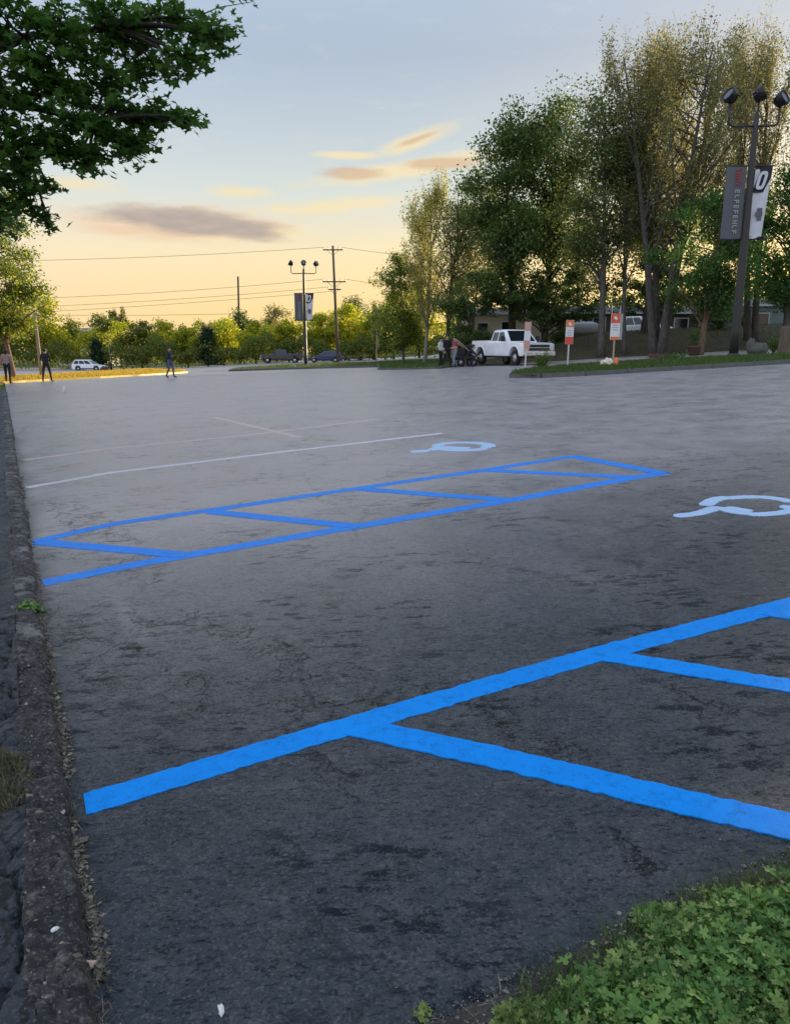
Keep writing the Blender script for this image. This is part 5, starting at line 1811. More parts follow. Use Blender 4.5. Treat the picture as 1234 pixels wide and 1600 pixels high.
bush('shrub', 'dark bush left of the teal mobile home', gnd(1120, 52, 540), 1.2, 1.6, 1800, .13, M['leaf_dark'])
bush('shrub', 'bush under the window of the teal mobile home', gnd(1150, 54, 540), .9, 1.0, 1000, .13, M['leaf_dark'])
bush('shrub', 'dark bush behind the work crew', gnd(722, 50, 562), 1.3, 2.2, 2600, .13, M['leaf_dark'])
sp = gnd(1226, 33, 560)
stump = thing('tree_stump', 'thick brown stump at the right edge of view', 'tree stump', (sp.x, 33, float(G(sp.x, 33))))
MB().lathe([(.46, -.1), (.36, .15), (.31, .6), (.31, 1.18), (.27, 1.24)], 14).build('trunk', M['wood'], stump, True)

# debris on the far left: post and hydrant beside the white SUV
p = gnd(174, 100, 577)
hp = thing('bollard', 'short dark post in front of the white SUV', 'bollard', (p.x, 100, p.z))
MB().lathe([(.17, 0), (.16, .9), (.20, .95), (.20, 1.15), (.10, 1.25)], 12).build('post', M['black_plastic'], hp, True)
MB().lathe([(.165, .7), (.165, .8)], 12).build('band', M['ban_maroon'], hp)
p = gnd(163, 99, 577)
rk = thing('trash_bag', 'reddish brown sack lying by the nose of the white SUV', 'sack', (p.x, 99, p.z))
bm = bmesh.new(); bmesh.ops.create_icosphere(bm, subdivisions=3, radius=1)
for v in bm.verts:
    kk = 1 + .3 * MN.fractal(v.co * 2.0, 1, 2, 4); v.co = Vector((v.co.x * .5 * kk, v.co.y * .4 * kk, .38 + v.co.z * .42 * kk))
me = bpy.data.meshes.new('body'); bm.to_mesh(me); bm.free(); link_mesh('body', me, M['terracotta'], rk, True)

# ------------------------------------------------------------------ trees
def bez(a, b, c, n):
    return [a * (1 - t) ** 2 + b * 2 * t * (1 - t) + c * t * t for t in np.linspace(0, 1, n)]


def tree(label, base, height, crown, n_limb, n_leaf, leaf, leafmat, barkmat, r0, style='round', stems=1, seed=1, lean=(0, 0),
         group=None, name='tree', spread=.105, first=.3, twigs=7, shape=diamond, leaf2=None, frac2=.0, gap=0.0, stem_spread=.6):
    """crown = (rx, ry, z0, z1): half widths and lowest / highest foliage above the base"""
    r = np.random.default_rng(seed)
    t = thing(name, label, 'tree', base, 0, group)
    rx, ry, z0, z1 = crown
    zc, rz = (z0 + z1) / 2, (z1 - z0) / 2
    mb = MB(); tips = []; dirs = []
    for sidx in range(stems):
        a = 2 * np.pi * sidx / max(1, stems) + r.uniform(0, .5)
        off = stem_spread * (1.7 if stems > 1 else 0)
        top = np.array([lean[0] + math.cos(a) * rx * .4 * off, lean[1] + math.sin(a) * ry * .4 * off, z1 * (.93 if style != 'round' else .86)])
        b0 = np.array([math.cos(a) * r0 * .9, math.sin(a) * r0 * .9, -.3]) if stems > 1 else np.array([0, 0, -.3])
        mid = (b0 + top) / 2 + np.array([r.normal(0, .02 * height), r.normal(0, .02 * height), 0])
        if stems > 1: mid[:2] = b0[:2] + (top - b0)[:2] * .35
        tr = bez(b0, mid, top, 12)
        rad = [r0 * (1 - .93 * i / 11) + .01 for i in range(12)]; rad[0] *= 1.35
        mb.tube(tr, rad, 8)
        tr = np.array(tr)
        for k in range(n_limb // stems):
            f = first + (1 - first) * ((k + r.uniform(0, 1)) / (n_limb // stems)) * .98
            i = f * 11; i0 = min(10, int(i)); p0 = tr[i0] + (tr[i0 + 1] - tr[i0]) * (i - i0)
            # target on the crown surface at or above this height
            if style == 'up':
                ang = r.uniform(0, 2 * np.pi); zt = min(z0 + (z1 - z0) * r.uniform(.70, .99), p0[2] + height * r.uniform(.10, .38)); zt = max(zt, p0[2] + .02 * height)
                z01 = np.clip((zt - z0) / (z1 - z0), 0, 1); rr = min(1, .40 + 1.0 * z01) * math.sqrt(max(.04, 1 - .92 * max(0, (z01 - .62) / .38) ** 2)) * math.sqrt(r.uniform(.08, 1.0))
            elif style == 'cone':
                ang = r.uniform(0, 2 * np.pi); zt = p0[2] - .03 * height
                rr = max(.04, 1 - (zt - z0) / (z1 - z0)) * r.uniform(.75, 1.05)
                zt = max(zt, z0 * .7)
            else:
                ang = r.uniform(0, 2 * np.pi); zt = np.clip(p0[2] + height * r.uniform(-.06, .26), z0 + .1 * rz, z1 * .98)
                zz_ = np.clip((zt - zc) / rz, -1, 1); rr = math.sqrt(max(.03, 1 - zz_ ** 2)) * r.uniform(.45, 1.05)
            q = np.array([lean[0] * zt / z1 + math.cos(ang) * rx * rr, lean[1] * zt / z1 + math.sin(ang) * ry * rr, zt])
            c = (p0 + q) / 2 + np.array([0, 0, (.10 if style == 'round' else (-.05 if style == 'up' else .02)) * height * r.uniform(.2, 1)])
            br = bez(p0, c, q, 7)
            rb = max(.018, r0 * .38 * (1 - f) + .02)
            mb.tube(br, [rb * (1 - .8 * j / 6) for j in range(7)], 5, 0, False)
            br = np.array(br)
            tips.append(q); dirs.append(q - br[-2])
            for w in range(twigs):
                u = r.uniform(.35, 1.0) * 6; j = min(5, int(u)); s = br[j] + (br[j + 1] - br[j]) * (u - j)
                L = height * r.uniform(.035, .10)
                if style == 'up': d = np.array([r.normal(0, .22), r.normal(0, .22), 1.0]); L *= 1.5
                elif style == 'cone': d = (q - p0) * np.array([1, 1, .2]) + r.normal(0, .5, 3); d /= np.linalg.norm(d) + 1e-6; L *= .8
                else: d = np.array([r.normal(0, .8), r.normal(0, .8), r.normal(.15, .55)])
                d = d / (np.linalg.norm(d) + 1e-6); e = s + d * L
                mb.tube([s, (s + e) / 2 + r.normal(0, .02 * L, 3), e], [rb * .24, rb * .14, .004 + rb * .04], 4, 0, False)
                tips.append(e); dirs.append(d)
                if style == 'up': tips.append((s + e) / 2); dirs.append(d)
    mb.build('trunk', barkmat, t, True)
    T = np.array(tips); D = np.array(dirs); D /= np.linalg.norm(D, axis=1)[:, None] + 1e-9
    if gap > 0:
        keep = (np.sin(T[:, 0] * 1.9 + seed) * np.sin(T[:, 2] * 1.5 + seed * 2) + .4 * np.sin(T[:, 0] * 4.1 + T[:, 2] * 3.7)) > (-1.2 + gap * 1.6)
        if keep.sum() > 8: T = T[keep]; D = D[keep]
    wts = r.gamma(1.2, 1, len(T)); wts /= wts.sum()

    def leaves(n, mat, size, nm):
        k = r.choice(len(T), n, p=wts)
        sp_ = spread * height * .36 * r.uniform(.5, 1.25, (n, 1))
        if style == 'up':
            P = T[k] + D[k] * r.uniform(-.10, .02, (n, 1)) * height * .9 + np.clip(r.normal(0, 1, (n, 3)), -1.7, 1.7) * sp_ * .32
        else:
            P = T[k] + np.clip(r.normal(0, 1, (n, 3)), -1.7, 1.7) * sp_ * np.array([1, 1, .62])
        P[:, 2] = np.maximum(P[:, 2], z0 * .75)
        nr = r.normal(0, 1, (n, 3)); nr[:, 2] = np.abs(nr[:, 2]) * 1.2 + .1; nr /= np.linalg.norm(nr, axis=1)[:, None]
        V, F = leaf_cloud(P, nr, size * r.uniform(.55, 1.35, n), shape)
        link_mesh(nm, np_mesh(nm, V, F), mat, t)
    leaves(int(n_leaf * (1 - frac2)), leafmat, leaf, 'crown')
    if leaf2 is not None: leaves(int(n_leaf * frac2), leaf2, leaf * .9, 'crown')
    return t


def tr(label, px, Y, topy, cpx0, cpx1, lowy, **kw):
    """place by what is seen: trunk foot px at depth Y, crown between two px columns and two rows"""
    b = gnd(px, Y, 560)
    z1 = at(px, topy, Y)[2] - b.z; z0 = at(px, lowy, Y)[2] - b.z
    x0 = at(cpx0, (topy + lowy) / 2, Y)[0]; x1 = at(cpx1, (topy + lowy) / 2, Y)[0]
    rx = (x1 - x0) / 2; lx = (x0 + x1) / 2 - b.x
    return tree(label, b, z1, (rx, kw.pop('ry', rx), z0, z1), lean=(lx, 0), **kw)


GR = 'trees beside the driveway'
tr('small upright light green tree at the left end of the driveway trees', 630, 62, 398, 582, 664, 548, n_limb=44, n_leaf=16000, leaf=.16, leafmat=M['leaf_mid'], barkmat=M['bark_grey'], r0=.12, style='round', seed=11, group=GR, leaf2=M['leaf_sunlit'], frac2=.25, first=.15)
tr('slender pale trunked tree budding tan above the small light green tree', 663, 58, 288, 622, 722, 520, n_limb=60, n_leaf=16000, leaf=.14, leafmat=M['leaf_bud'], barkmat=M['bark_pale'], r0=.13, style='up', seed=12, group=GR, leaf2=M['leaf_sunlit'], frac2=.4, first=.2)
tr('brownish half leafed tree behind the work crew', 700, 55, 285, 676, 772, 520, n_limb=50, n_leaf=16000, leaf=.15, leafmat=M['leaf_olive'], barkmat=M['bark_dark'], r0=.17, style='round', seed=13, group=GR, leaf2=M['leaf_dark'], frac2=.4, spread=.11)
tr('low dark green tree leaning over the work crew', 734, 49, 425, 690, 800, 535, n_limb=26, n_leaf=9000, leaf=.15, leafmat=M['leaf_dark'], barkmat=M['bark_dark'], r0=.14, seed=14, group=GR, first=.15, ry=2.0)
tr('big dark green tree directly above the white pickup', 800, 51, 186, 712, 858, 480, n_limb=54, n_leaf=27000, leaf=.20, leafmat=M['leaf_dark'], barkmat=M['bark_dark'], r0=.30, seed=15, group=GR, leaf2=M['leaf_mid'], frac2=.25, first=.28, gap=.38)
tr('dark green tree above the pickup bonnet', 848, 53, 160, 800, 925, 500, n_limb=54, n_leaf=23000, leaf=.20, leafmat=M['leaf_dark'], barkmat=M['bark_dark'], r0=.26, seed=16, group=GR, leaf2=M['leaf_mid'], frac2=.3, first=.3, gap=.4)
tr('grey trunked tree right of the middle post sign', 938, 46, 150, 868, 1010, 470, n_limb=52, n_leaf=20000, leaf=.17, leafmat=M['leaf_dark'], barkmat=M['bark_grey'], r0=.24, seed=17, group=GR, leaf2=M['leaf_olive'], frac2=.45, first=.3, gap=.25)
tr('slim grey tree between the tan staked sign and the multi-trunk tree', 975, 46, 200, 930, 1030, 470, n_limb=34, n_leaf=8000, leaf=.15, leafmat=M['leaf_olive'], barkmat=M['bark_grey'], r0=.15, style='up', seed=18, group=GR, first=.35, gap=.2)
tr('tallest multi-trunk tree with pale budding sprays', 1026, 45, 62, 900, 1180, 370, n_limb=140, n_leaf=44000, leaf=.135, leafmat=M['leaf_bud'], barkmat=M['bark_grey'], r0=.26, style='up', stems=4, seed=19, group=GR, leaf2=M['leaf_olive'], frac2=.5, first=.28, twigs=6, stem_spread=.9, gap=.1)
tr('tall pale budding tree behind the near lamp post', 1170, 48, 58, 1095, 1228, 400, n_limb=84, n_leaf=26000, leaf=.135, leafmat=M['leaf_bud'], barkmat=M['bark_grey'], r0=.22, style='up', stems=2, seed=20, group=GR, leaf2=M['leaf_olive'], frac2=.5, first=.25, gap=.15)
tr('grey green tree filling in behind the multi-trunk tree', 1005, 52, 120, 930, 1070, 440, n_limb=50, n_leaf=16000, leaf=.18, leafmat=M['leaf_olive'], barkmat=M['bark_grey'], r0=.22, seed=21, group=GR, leaf2=M['leaf_dark'], frac2=.5, gap=.3, first=.35)
tr('bright green young tree with a reddish trunk right of the multi-trunk tree', 1092, 42, 292, 1036, 1215, 482, n_limb=40, n_leaf=20000, leaf=.16, leafmat=M['leaf_bright'], barkmat=M['bark_red'], r0=.20, seed=22, group=GR, first=.2, gap=.3, spread=.13)
tr('bright green tree right of the near lamp post', 1222, 44, 262, 1140, 1340, 466, n_limb=44, n_leaf=22000, leaf=.17, leafmat=M['leaf_bright'], barkmat=M['bark_grey'], r0=.22, seed=23, group=GR, first=.2, gap=.3, spread=.13)
tr('olive tree at the right edge of view behind the banners', 1252, 47, 60, 1190, 1340, 420, n_limb=60, n_leaf=22000, leaf=.15, leafmat=M['leaf_olive'], barkmat=M['bark_grey'], r0=.22, style='up', seed=24, group=GR, leaf2=M['leaf_mid'], frac2=.4)
tr('spreading low dark tree whose boughs hang over the cream home', 838, 50, 425, 745, 1000, 500, n_limb=44, n_leaf=13000, leaf=.16, leafmat=M['leaf_dark'], barkmat=M['bark_dark'], r0=.17, seed=25, group=GR, first=.3, ry=2.5)
tr('dark low tree between the multi-trunk tree and the brown homes', 1000, 56, 400, 940, 1110, 500, n_limb=36, n_leaf=10000, leaf=.17, leafmat=M['leaf_dark'], barkmat=M['bark_dark'], r0=.18, seed=26, group=GR, first=.25)
tr('sapling on the lawn strip left of the pale trunked tree', 587, 70, 470, 572, 604, 545, n_limb=14, n_leaf=1500, leaf=.12, leafmat=M['leaf_mid'], barkmat=M['bark_pale'], r0=.06, style='up', seed=27, group=GR)
for i, (px, Y, ty, hw) in enumerate(((1560, 45, 150, 170), (1900, 47, 190, 180), (2250, 46, 170, 190))):  # unseen trees added to keep low sun off the near lot
    tr(('first', 'second', 'third')[i] + ' dark tree added past the right edge to carry on the row and block sun', px, Y, ty, px - hw, px + hw, 525, n_limb=40, n_leaf=9000, leaf=.26, leafmat=M['leaf_mid'], barkmat=M['bark_dark'], r0=.24, seed=50 + i, group=GR, first=.1)
# trees further back whose tops close the gaps
for i, (px, Y, ty, a, b, lo, m) in enumerate(((760, 72, 300, 700, 830, 520, 'leaf_olive'), (900, 74, 300, 840, 960, 500, 'leaf_mid'), (1110, 72, 250, 1040, 1190, 500, 'leaf_olive'), (1290, 62, 120, 1230, 1400, 480, 'leaf_dark'))):
    tr(('olive tree behind the dark green pickup trees', 'green tree behind the middle post sign', 'olive tree behind the reddish trunk tree', 'dark tree past the right edge')[i],
       px, Y, ty, a, b, lo, n_limb=34, n_leaf=8000, leaf=.2, leafmat=M[m], barkmat=M['bark_dark'], r0=.2, seed=40 + i, group=GR, gap=.35)

# left trees
b = gnd(24, 43, 594)
tree('leaning reddish trunk tree with yellow green leaves at the far left', b, 8.6, (3.2, 3.0, 2.6, 10.6), 60, 30000, .15, M['leaf_mid'], M['bark_red'], .17, 'round', 1, 31, (-1.2, 0),
     None, 'tree', .13, .22, 5, diamond, M['leaf_sunlit'], .25, .2)
b = gnd(-62, 27, 640)
tree('dark green tree with thin twigs at the left edge under the maple bough', b, 9.4, (2.6, 2.6, 3.2, 9.4), 56, 26000, .11, M['leaf_mid'], M['bark_dark'], .2, 'round', 1, 32, (.15, 0),
     None, 'tree', .11, .30, 6, diamond, M['leaf_dark'], .5, .25)

# the overhanging maple: trunk outside the frame on the left, boughs reaching in
mbz = st(9.0, -4.2)
mz = float(G(*mbz))
mp = thing('maple_tree', 'dark leafed maple reaching in over the upper left corner', 'tree', (mbz[0], mbz[1], mz))
O = np.array([mbz[0], mbz[1], mz])
clusters = []   # px, py, Y, radius (m)
for (px, py, Y, rr) in [(330, 55, 10.0, .34), (345, 62, 10.2, .16), (300, 30, 10.2, .42), (262, 20, 10.6, .45), (285, 100, 10.0, .30), (252, 108, 10.4, .22), (308, 100, 10.0, .16),
                        (235, 70, 10.8, .42), (200, 40, 10.4, .5), (150, 30, 10.0, .55), (100, 40, 9.6, .55), (50, 40, 9.4, .55), (10, 40, 9.2, .5),
                        (170, 60, 10.2, .5), (120, 90, 9.8, .5), (60, 100, 9.6, .55), (10, 110, 9.4, .5),
                        (290, 187, 10.2, .16), (305, 190, 10.1, .12), (265, 185, 10.3, .26), (240, 175, 10.5, .30), (215, 185, 10.4, .34), (180, 170, 10.2, .42), (195, 215, 10.2, .32),
                        (215, 245, 10.2, .22), (222, 232, 10.2, .2), (160, 210, 10.0, .42), (120, 200, 9.8, .42), (75, 205, 9.6, .45), (30, 200, 9.5, .45),
                        (125, 250, 9.8, .25), (100, 240, 9.7, .32), (135, 262, 9.8, .16), (60, 240, 9.6, .4), (15, 245, 9.5, .42), (30, 265, 9.4, .28), (150, 245, 9.9, .2),
                        (8, 292, 9.6, .26), (40, 298, 9.8, .20), (78, 296, 10.0, .13), (12, 325, 9.8, .24), (50, 330, 10.0, .15), (75, 350, 10.2, .10), (5, 360, 10.0, .2),
                        (130, 130, 10.0, .40), (170, 120, 10.1, .35), (210, 120, 10.4, .28), (30, 150, 9.6, .45), (0, 170, 9.4, .42), (85, 140, 9.7, .40)]:
    clusters.append((at(px, py, Y) - O, rr))
base_n = len(clusters)
for k in range(60):   # the rest of the crown, outside the frame
    a = rng.uniform(0, 6.28); zz_ = rng.uniform(3.6, 9.5); rr = 4.2 * math.sqrt(max(.1, 1 - ((zz_ - 6.2) / 3.9) ** 2)) * rng.uniform(.3, 1)
    P = np.array([math.cos(a) * rr, math.sin(a) * rr, zz_])
    W_ = P + O
    rel = W_ - np.array([0, 0, CAMH])
    dep = rel[1] * math.cos(PITCH) - rel[2] * math.sin(PITCH)
    if dep > .5:
        ux = 617 + FPX * rel[0] / dep; uy = 800 - FPX * (rel[1] * math.sin(PITCH) + rel[2] * math.cos(PITCH)) / dep
        if -60 < ux < 1300 and uy > -60: continue
    clusters.append((P, .6))
mb = MB()
tr_ = bez(np.array([0, 0, -.3]), np.array([.1, .1, 2.5]), np.array([.2, 0, 7.2]), 10)
mb.tube(tr_, [.34 - .026 * i for i in range(10)], 12); tr_ = np.array(tr_)
hubs = [at(40, 60, 9.6) - O, at(60, 150, 9.6) - O, at(170, 45, 10.2) - O, at(150, 190, 10.0) - O, at(40, 225, 9.5) - O]
hub_pts = []
for i, h in enumerate(hubs):
    p0 = tr_[3 + i % 4]
    L_ = bez(p0, (p0 + h) / 2 + np.array([0, 0, .5]), h, 9)
    mb.tube(L_, [.10 - .008 * j for j in range(9)], 7, 0, False); hub_pts += list(np.array(L_)[3:])
hub_pts = np.array(hub_pts + list(tr_[4:]))
LP = []; 
for P, rr in clusters:
    d = np.linalg.norm(hub_pts - P, axis=1); s = hub_pts[np.argmin(d)]
    c = (s + P) / 2 + np.array([0, 0, .12 * np.linalg.norm(P - s)])
    B_ = np.array(bez(s, c, P, 8)); L0 = np.linalg.norm(P - s)
    mb.tube(B_, [.02 + .012 * L0 - (.0022 + .0012 * L0) * j for j in range(8)] if L0 < 3 else [.05 - .005 * j for j in range(8)], 5, 0, False)
    for k in range(int(5 + rr * 14)):
        e = P + rng.normal(0, 1, 3) * rr * np.array([.62, .62, .30])
        sp_ = B_[rng.integers(4, 8)]
        mb.tube([sp_, (sp_ + e) / 2 + rng.normal(0, .02, 3), e], [.009, .006, .003], 4, 0, False)
        n = int(8 + 21 * rr)
        u = rng.uniform(.35, 1.05, (n, 1))
        LP.append(sp_ + (e - sp_) * u + rng.normal(0, 1, (n, 3)) * np.array([.075, .075, .035]))
mb.build('trunk', M['bark_dark'], mp, True)
P = np.vstack(LP); n = len(P)
nr = rng.normal(0, .55, (n, 3)); nr[:, 2] = np.abs(nr[:, 2]) + .55; nr /= np.linalg.norm(nr, axis=1)[:, None]
V, F = leaf_cloud(P, nr, .125 * rng.uniform(.55, 1.3, n), maple_shape)
link_mesh('crown', np_mesh('crown', V, F), M['leaf_maple'], mp)
print('maple leaves', n)

# far tree line: individual trees above a continuous hedge
rt = np.random.default_rng(5)
FAR = 'trees along the far side of the road'
far_list = [  # px, Y, top, half width px, material, style, label
    (8, 126, 462, 44, 'leaf_sunlit', 'round', 'yellow green tree at the far left behind the leaning trunk'),
    (76, 124, 466, 26, 'leaf_sunlit', 'round', 'rounded yellow green tree behind the man in black'),
    (118, 132, 502, 26, 'leaf_far', 'round', 'low green tree in front of the pale roofed building'),
    (165, 127, 492, 20, 'leaf_far', 'round', 'grey green tree right above the white SUV'),
    (190, 134, 488, 14, 'leaf_olive', 'up', 'thin topped olive tree right of the white SUV'),
    (222, 124, 505, 24, 'leaf_far', 'round', 'broad green tree midway between the SUV and the man in navy'),
    (262, 128, 503, 22, 'leaf_sunlit', 'round', 'yellow green tree behind the man in navy'),
    (294, 123, 510, 20, 'leaf_sunlit', 'round', 'yellow bush shaped tree just right of the man in navy'),
    (325, 120, 505, 15, 'needle', 'cone', 'dark pointed conifer in the middle of the hedge'),
    (350, 128, 500, 18, 'leaf_sunlit', 'round', 'small yellow green tree right of the dark conifer'),
    (376, 142, 487, 17, 'leaf_dark', 'round', 'dark round tree at the foot of the distant utility pole'),
    (400, 126, 505, 18, 'leaf_sunlit', 'round', 'bright yellow tree left of the charcoal pickup'),
    (433, 144, 482, 22, 'leaf_olive', 'round', 'rounded olive tree behind the charcoal pickup'),
    (452, 124, 500, 20, 'leaf_sunlit', 'round', 'bright yellow tree left of the far lamp post'),
    (505, 126, 492, 24, 'leaf_sunlit', 'round', 'bright yellow tree between the far lamp post and the utility pole'),
    (545, 126, 478, 24, 'leaf_sunlit', 'round', 'tallest bright yellow tree right of the utility pole'),
    (556, 146, 464, 22, 'leaf_dark', 'round', 'dark tree rising behind the tallest yellow tree'),
    (585, 124, 490, 20, 'leaf_sunlit', 'round', 'yellow green tree at the right end of the hedge'),
    (615, 122, 470, 24, 'leaf_mid', 'round', 'green tree hidden partly by the small light green tree'),
    (655, 125, 455, 26, 'leaf_sunlit', 'round', 'yellow tree showing between the slender trunks'),
    (-40, 120, 450, 40, 'leaf_far', 'round', 'green tree outside the left edge of view'),
    (152, 118, 528, 9, 'needle', 'cone', 'small dark conifer behind the roof of the white SUV'),
]
for i, (px, Y, ty, hw, m, stl, lab) in enumerate(far_list):
    k = Y / FPX
    b = gnd(px, Y, 562); z1 = at(px, ty, Y)[2] - b.z
    tree(lab, b, z1, (hw * k * 1.4, hw * k * 1.1, (.06 if stl == 'cone' else .14) * z1, z1), 40 if stl != 'cone' else 60, 6500, .36 if stl != 'cone' else .26, M[m], M['bark_dark'], .16, stl, 1, 60 + i, (0, 0), FAR,
         'tree' if stl != 'cone' else 'conifer_tree', .20, .12, 4, diamond, M['leaf_far'] if m == 'leaf_sunlit' else None, .15)
# hedge: a dark mass under them
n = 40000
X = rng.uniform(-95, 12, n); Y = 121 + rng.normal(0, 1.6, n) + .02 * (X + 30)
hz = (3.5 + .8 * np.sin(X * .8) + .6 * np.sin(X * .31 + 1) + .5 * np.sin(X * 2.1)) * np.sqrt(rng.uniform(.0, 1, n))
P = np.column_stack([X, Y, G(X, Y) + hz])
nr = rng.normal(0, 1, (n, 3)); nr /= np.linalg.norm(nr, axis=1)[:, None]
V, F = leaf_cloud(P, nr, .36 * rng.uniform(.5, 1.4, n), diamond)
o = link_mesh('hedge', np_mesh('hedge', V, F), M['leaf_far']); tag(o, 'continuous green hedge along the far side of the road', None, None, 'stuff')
n = 26000  # upper hedge as its own mass, sunlight painted in by leaf colour
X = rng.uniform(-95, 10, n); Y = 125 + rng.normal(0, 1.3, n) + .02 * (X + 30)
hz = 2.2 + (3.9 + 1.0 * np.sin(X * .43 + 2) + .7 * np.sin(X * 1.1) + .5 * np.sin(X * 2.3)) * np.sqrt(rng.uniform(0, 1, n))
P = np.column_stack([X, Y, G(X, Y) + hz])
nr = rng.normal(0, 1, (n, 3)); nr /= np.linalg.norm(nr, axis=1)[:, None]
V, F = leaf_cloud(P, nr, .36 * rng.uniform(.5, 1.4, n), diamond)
o = link_mesh('sunlit_hedge', np_mesh('sunlit_hedge', V, F), M['leaf_sunlit']); tag(o, 'taller growth coloured sunlit yellow green rising behind the hedge', None, None, 'stuff')
n = 9000
X = rng.uniform(-170, 200, n); Y = 165 + rng.normal(0, 5, n) + .1 * np.abs(X)
P = np.column_stack([X, Y, G(X, Y) + rng.uniform(0, 1, n) ** .7 * (2.6 + 1.2 * np.sin(X * .11) + .8 * np.sin(X * .37))])
nr = rng.normal(0, 1, (n, 3)); nr /= np.linalg.norm(nr, axis=1)[:, None]
V, F = leaf_cloud(P, nr, .9 * rng.uniform(.5, 1.4, n), diamond)
o = link_mesh('far_woods', np_mesh('far_woods', V, F), M['leaf_far']); tag(o, 'low distant woods closing the view', None, None, 'stuff')

# dense understorey behind the homes
n = 30000
X = rng.uniform(5, 75, n); Y = 74 + rng.normal(0, 2.2, n)
P = np.column_stack([X, Y, G(X, Y) + rng.uniform(0, 1, n) ** .8 * (4.2 + .9 * np.sin(X * .55) + .7 * np.sin(X * 1.3))])
nr = rng.normal(0, 1, (n, 3)); nr /= np.linalg.norm(nr, axis=1)[:, None]
V, F = leaf_cloud(P, nr, .34 * rng.uniform(.5, 1.4, n), diamond)
o = link_mesh('undergrowth', np_mesh('undergrowth', V, F), M['leaf_dark']); tag(o, 'dark undergrowth closing the view behind the homes', None, None, 'stuff')

# sapling with stake by the SUV
b = gnd(176, 103, 577)
sp_ = thing('sapling', 'thin leafless staked sapling beside the white SUV', 'sapling', b)
MB().tube([(0, 0, -.1), (-.15, 0, 1.8), (-.3, 0, 4.2)], [.07, .055, .03], 6).build('trunk', M['bark_pale'], sp_, True)
for k in range(7):
    z = 2.2 + k * .3; a = k * 2.4
    MB().tube([(-.2, 0, z), (-.2 + math.cos(a) * .5, math.sin(a) * .5, z + .6)], [.02, .008], 4).build('branch', M['bark_pale'], sp_, True)


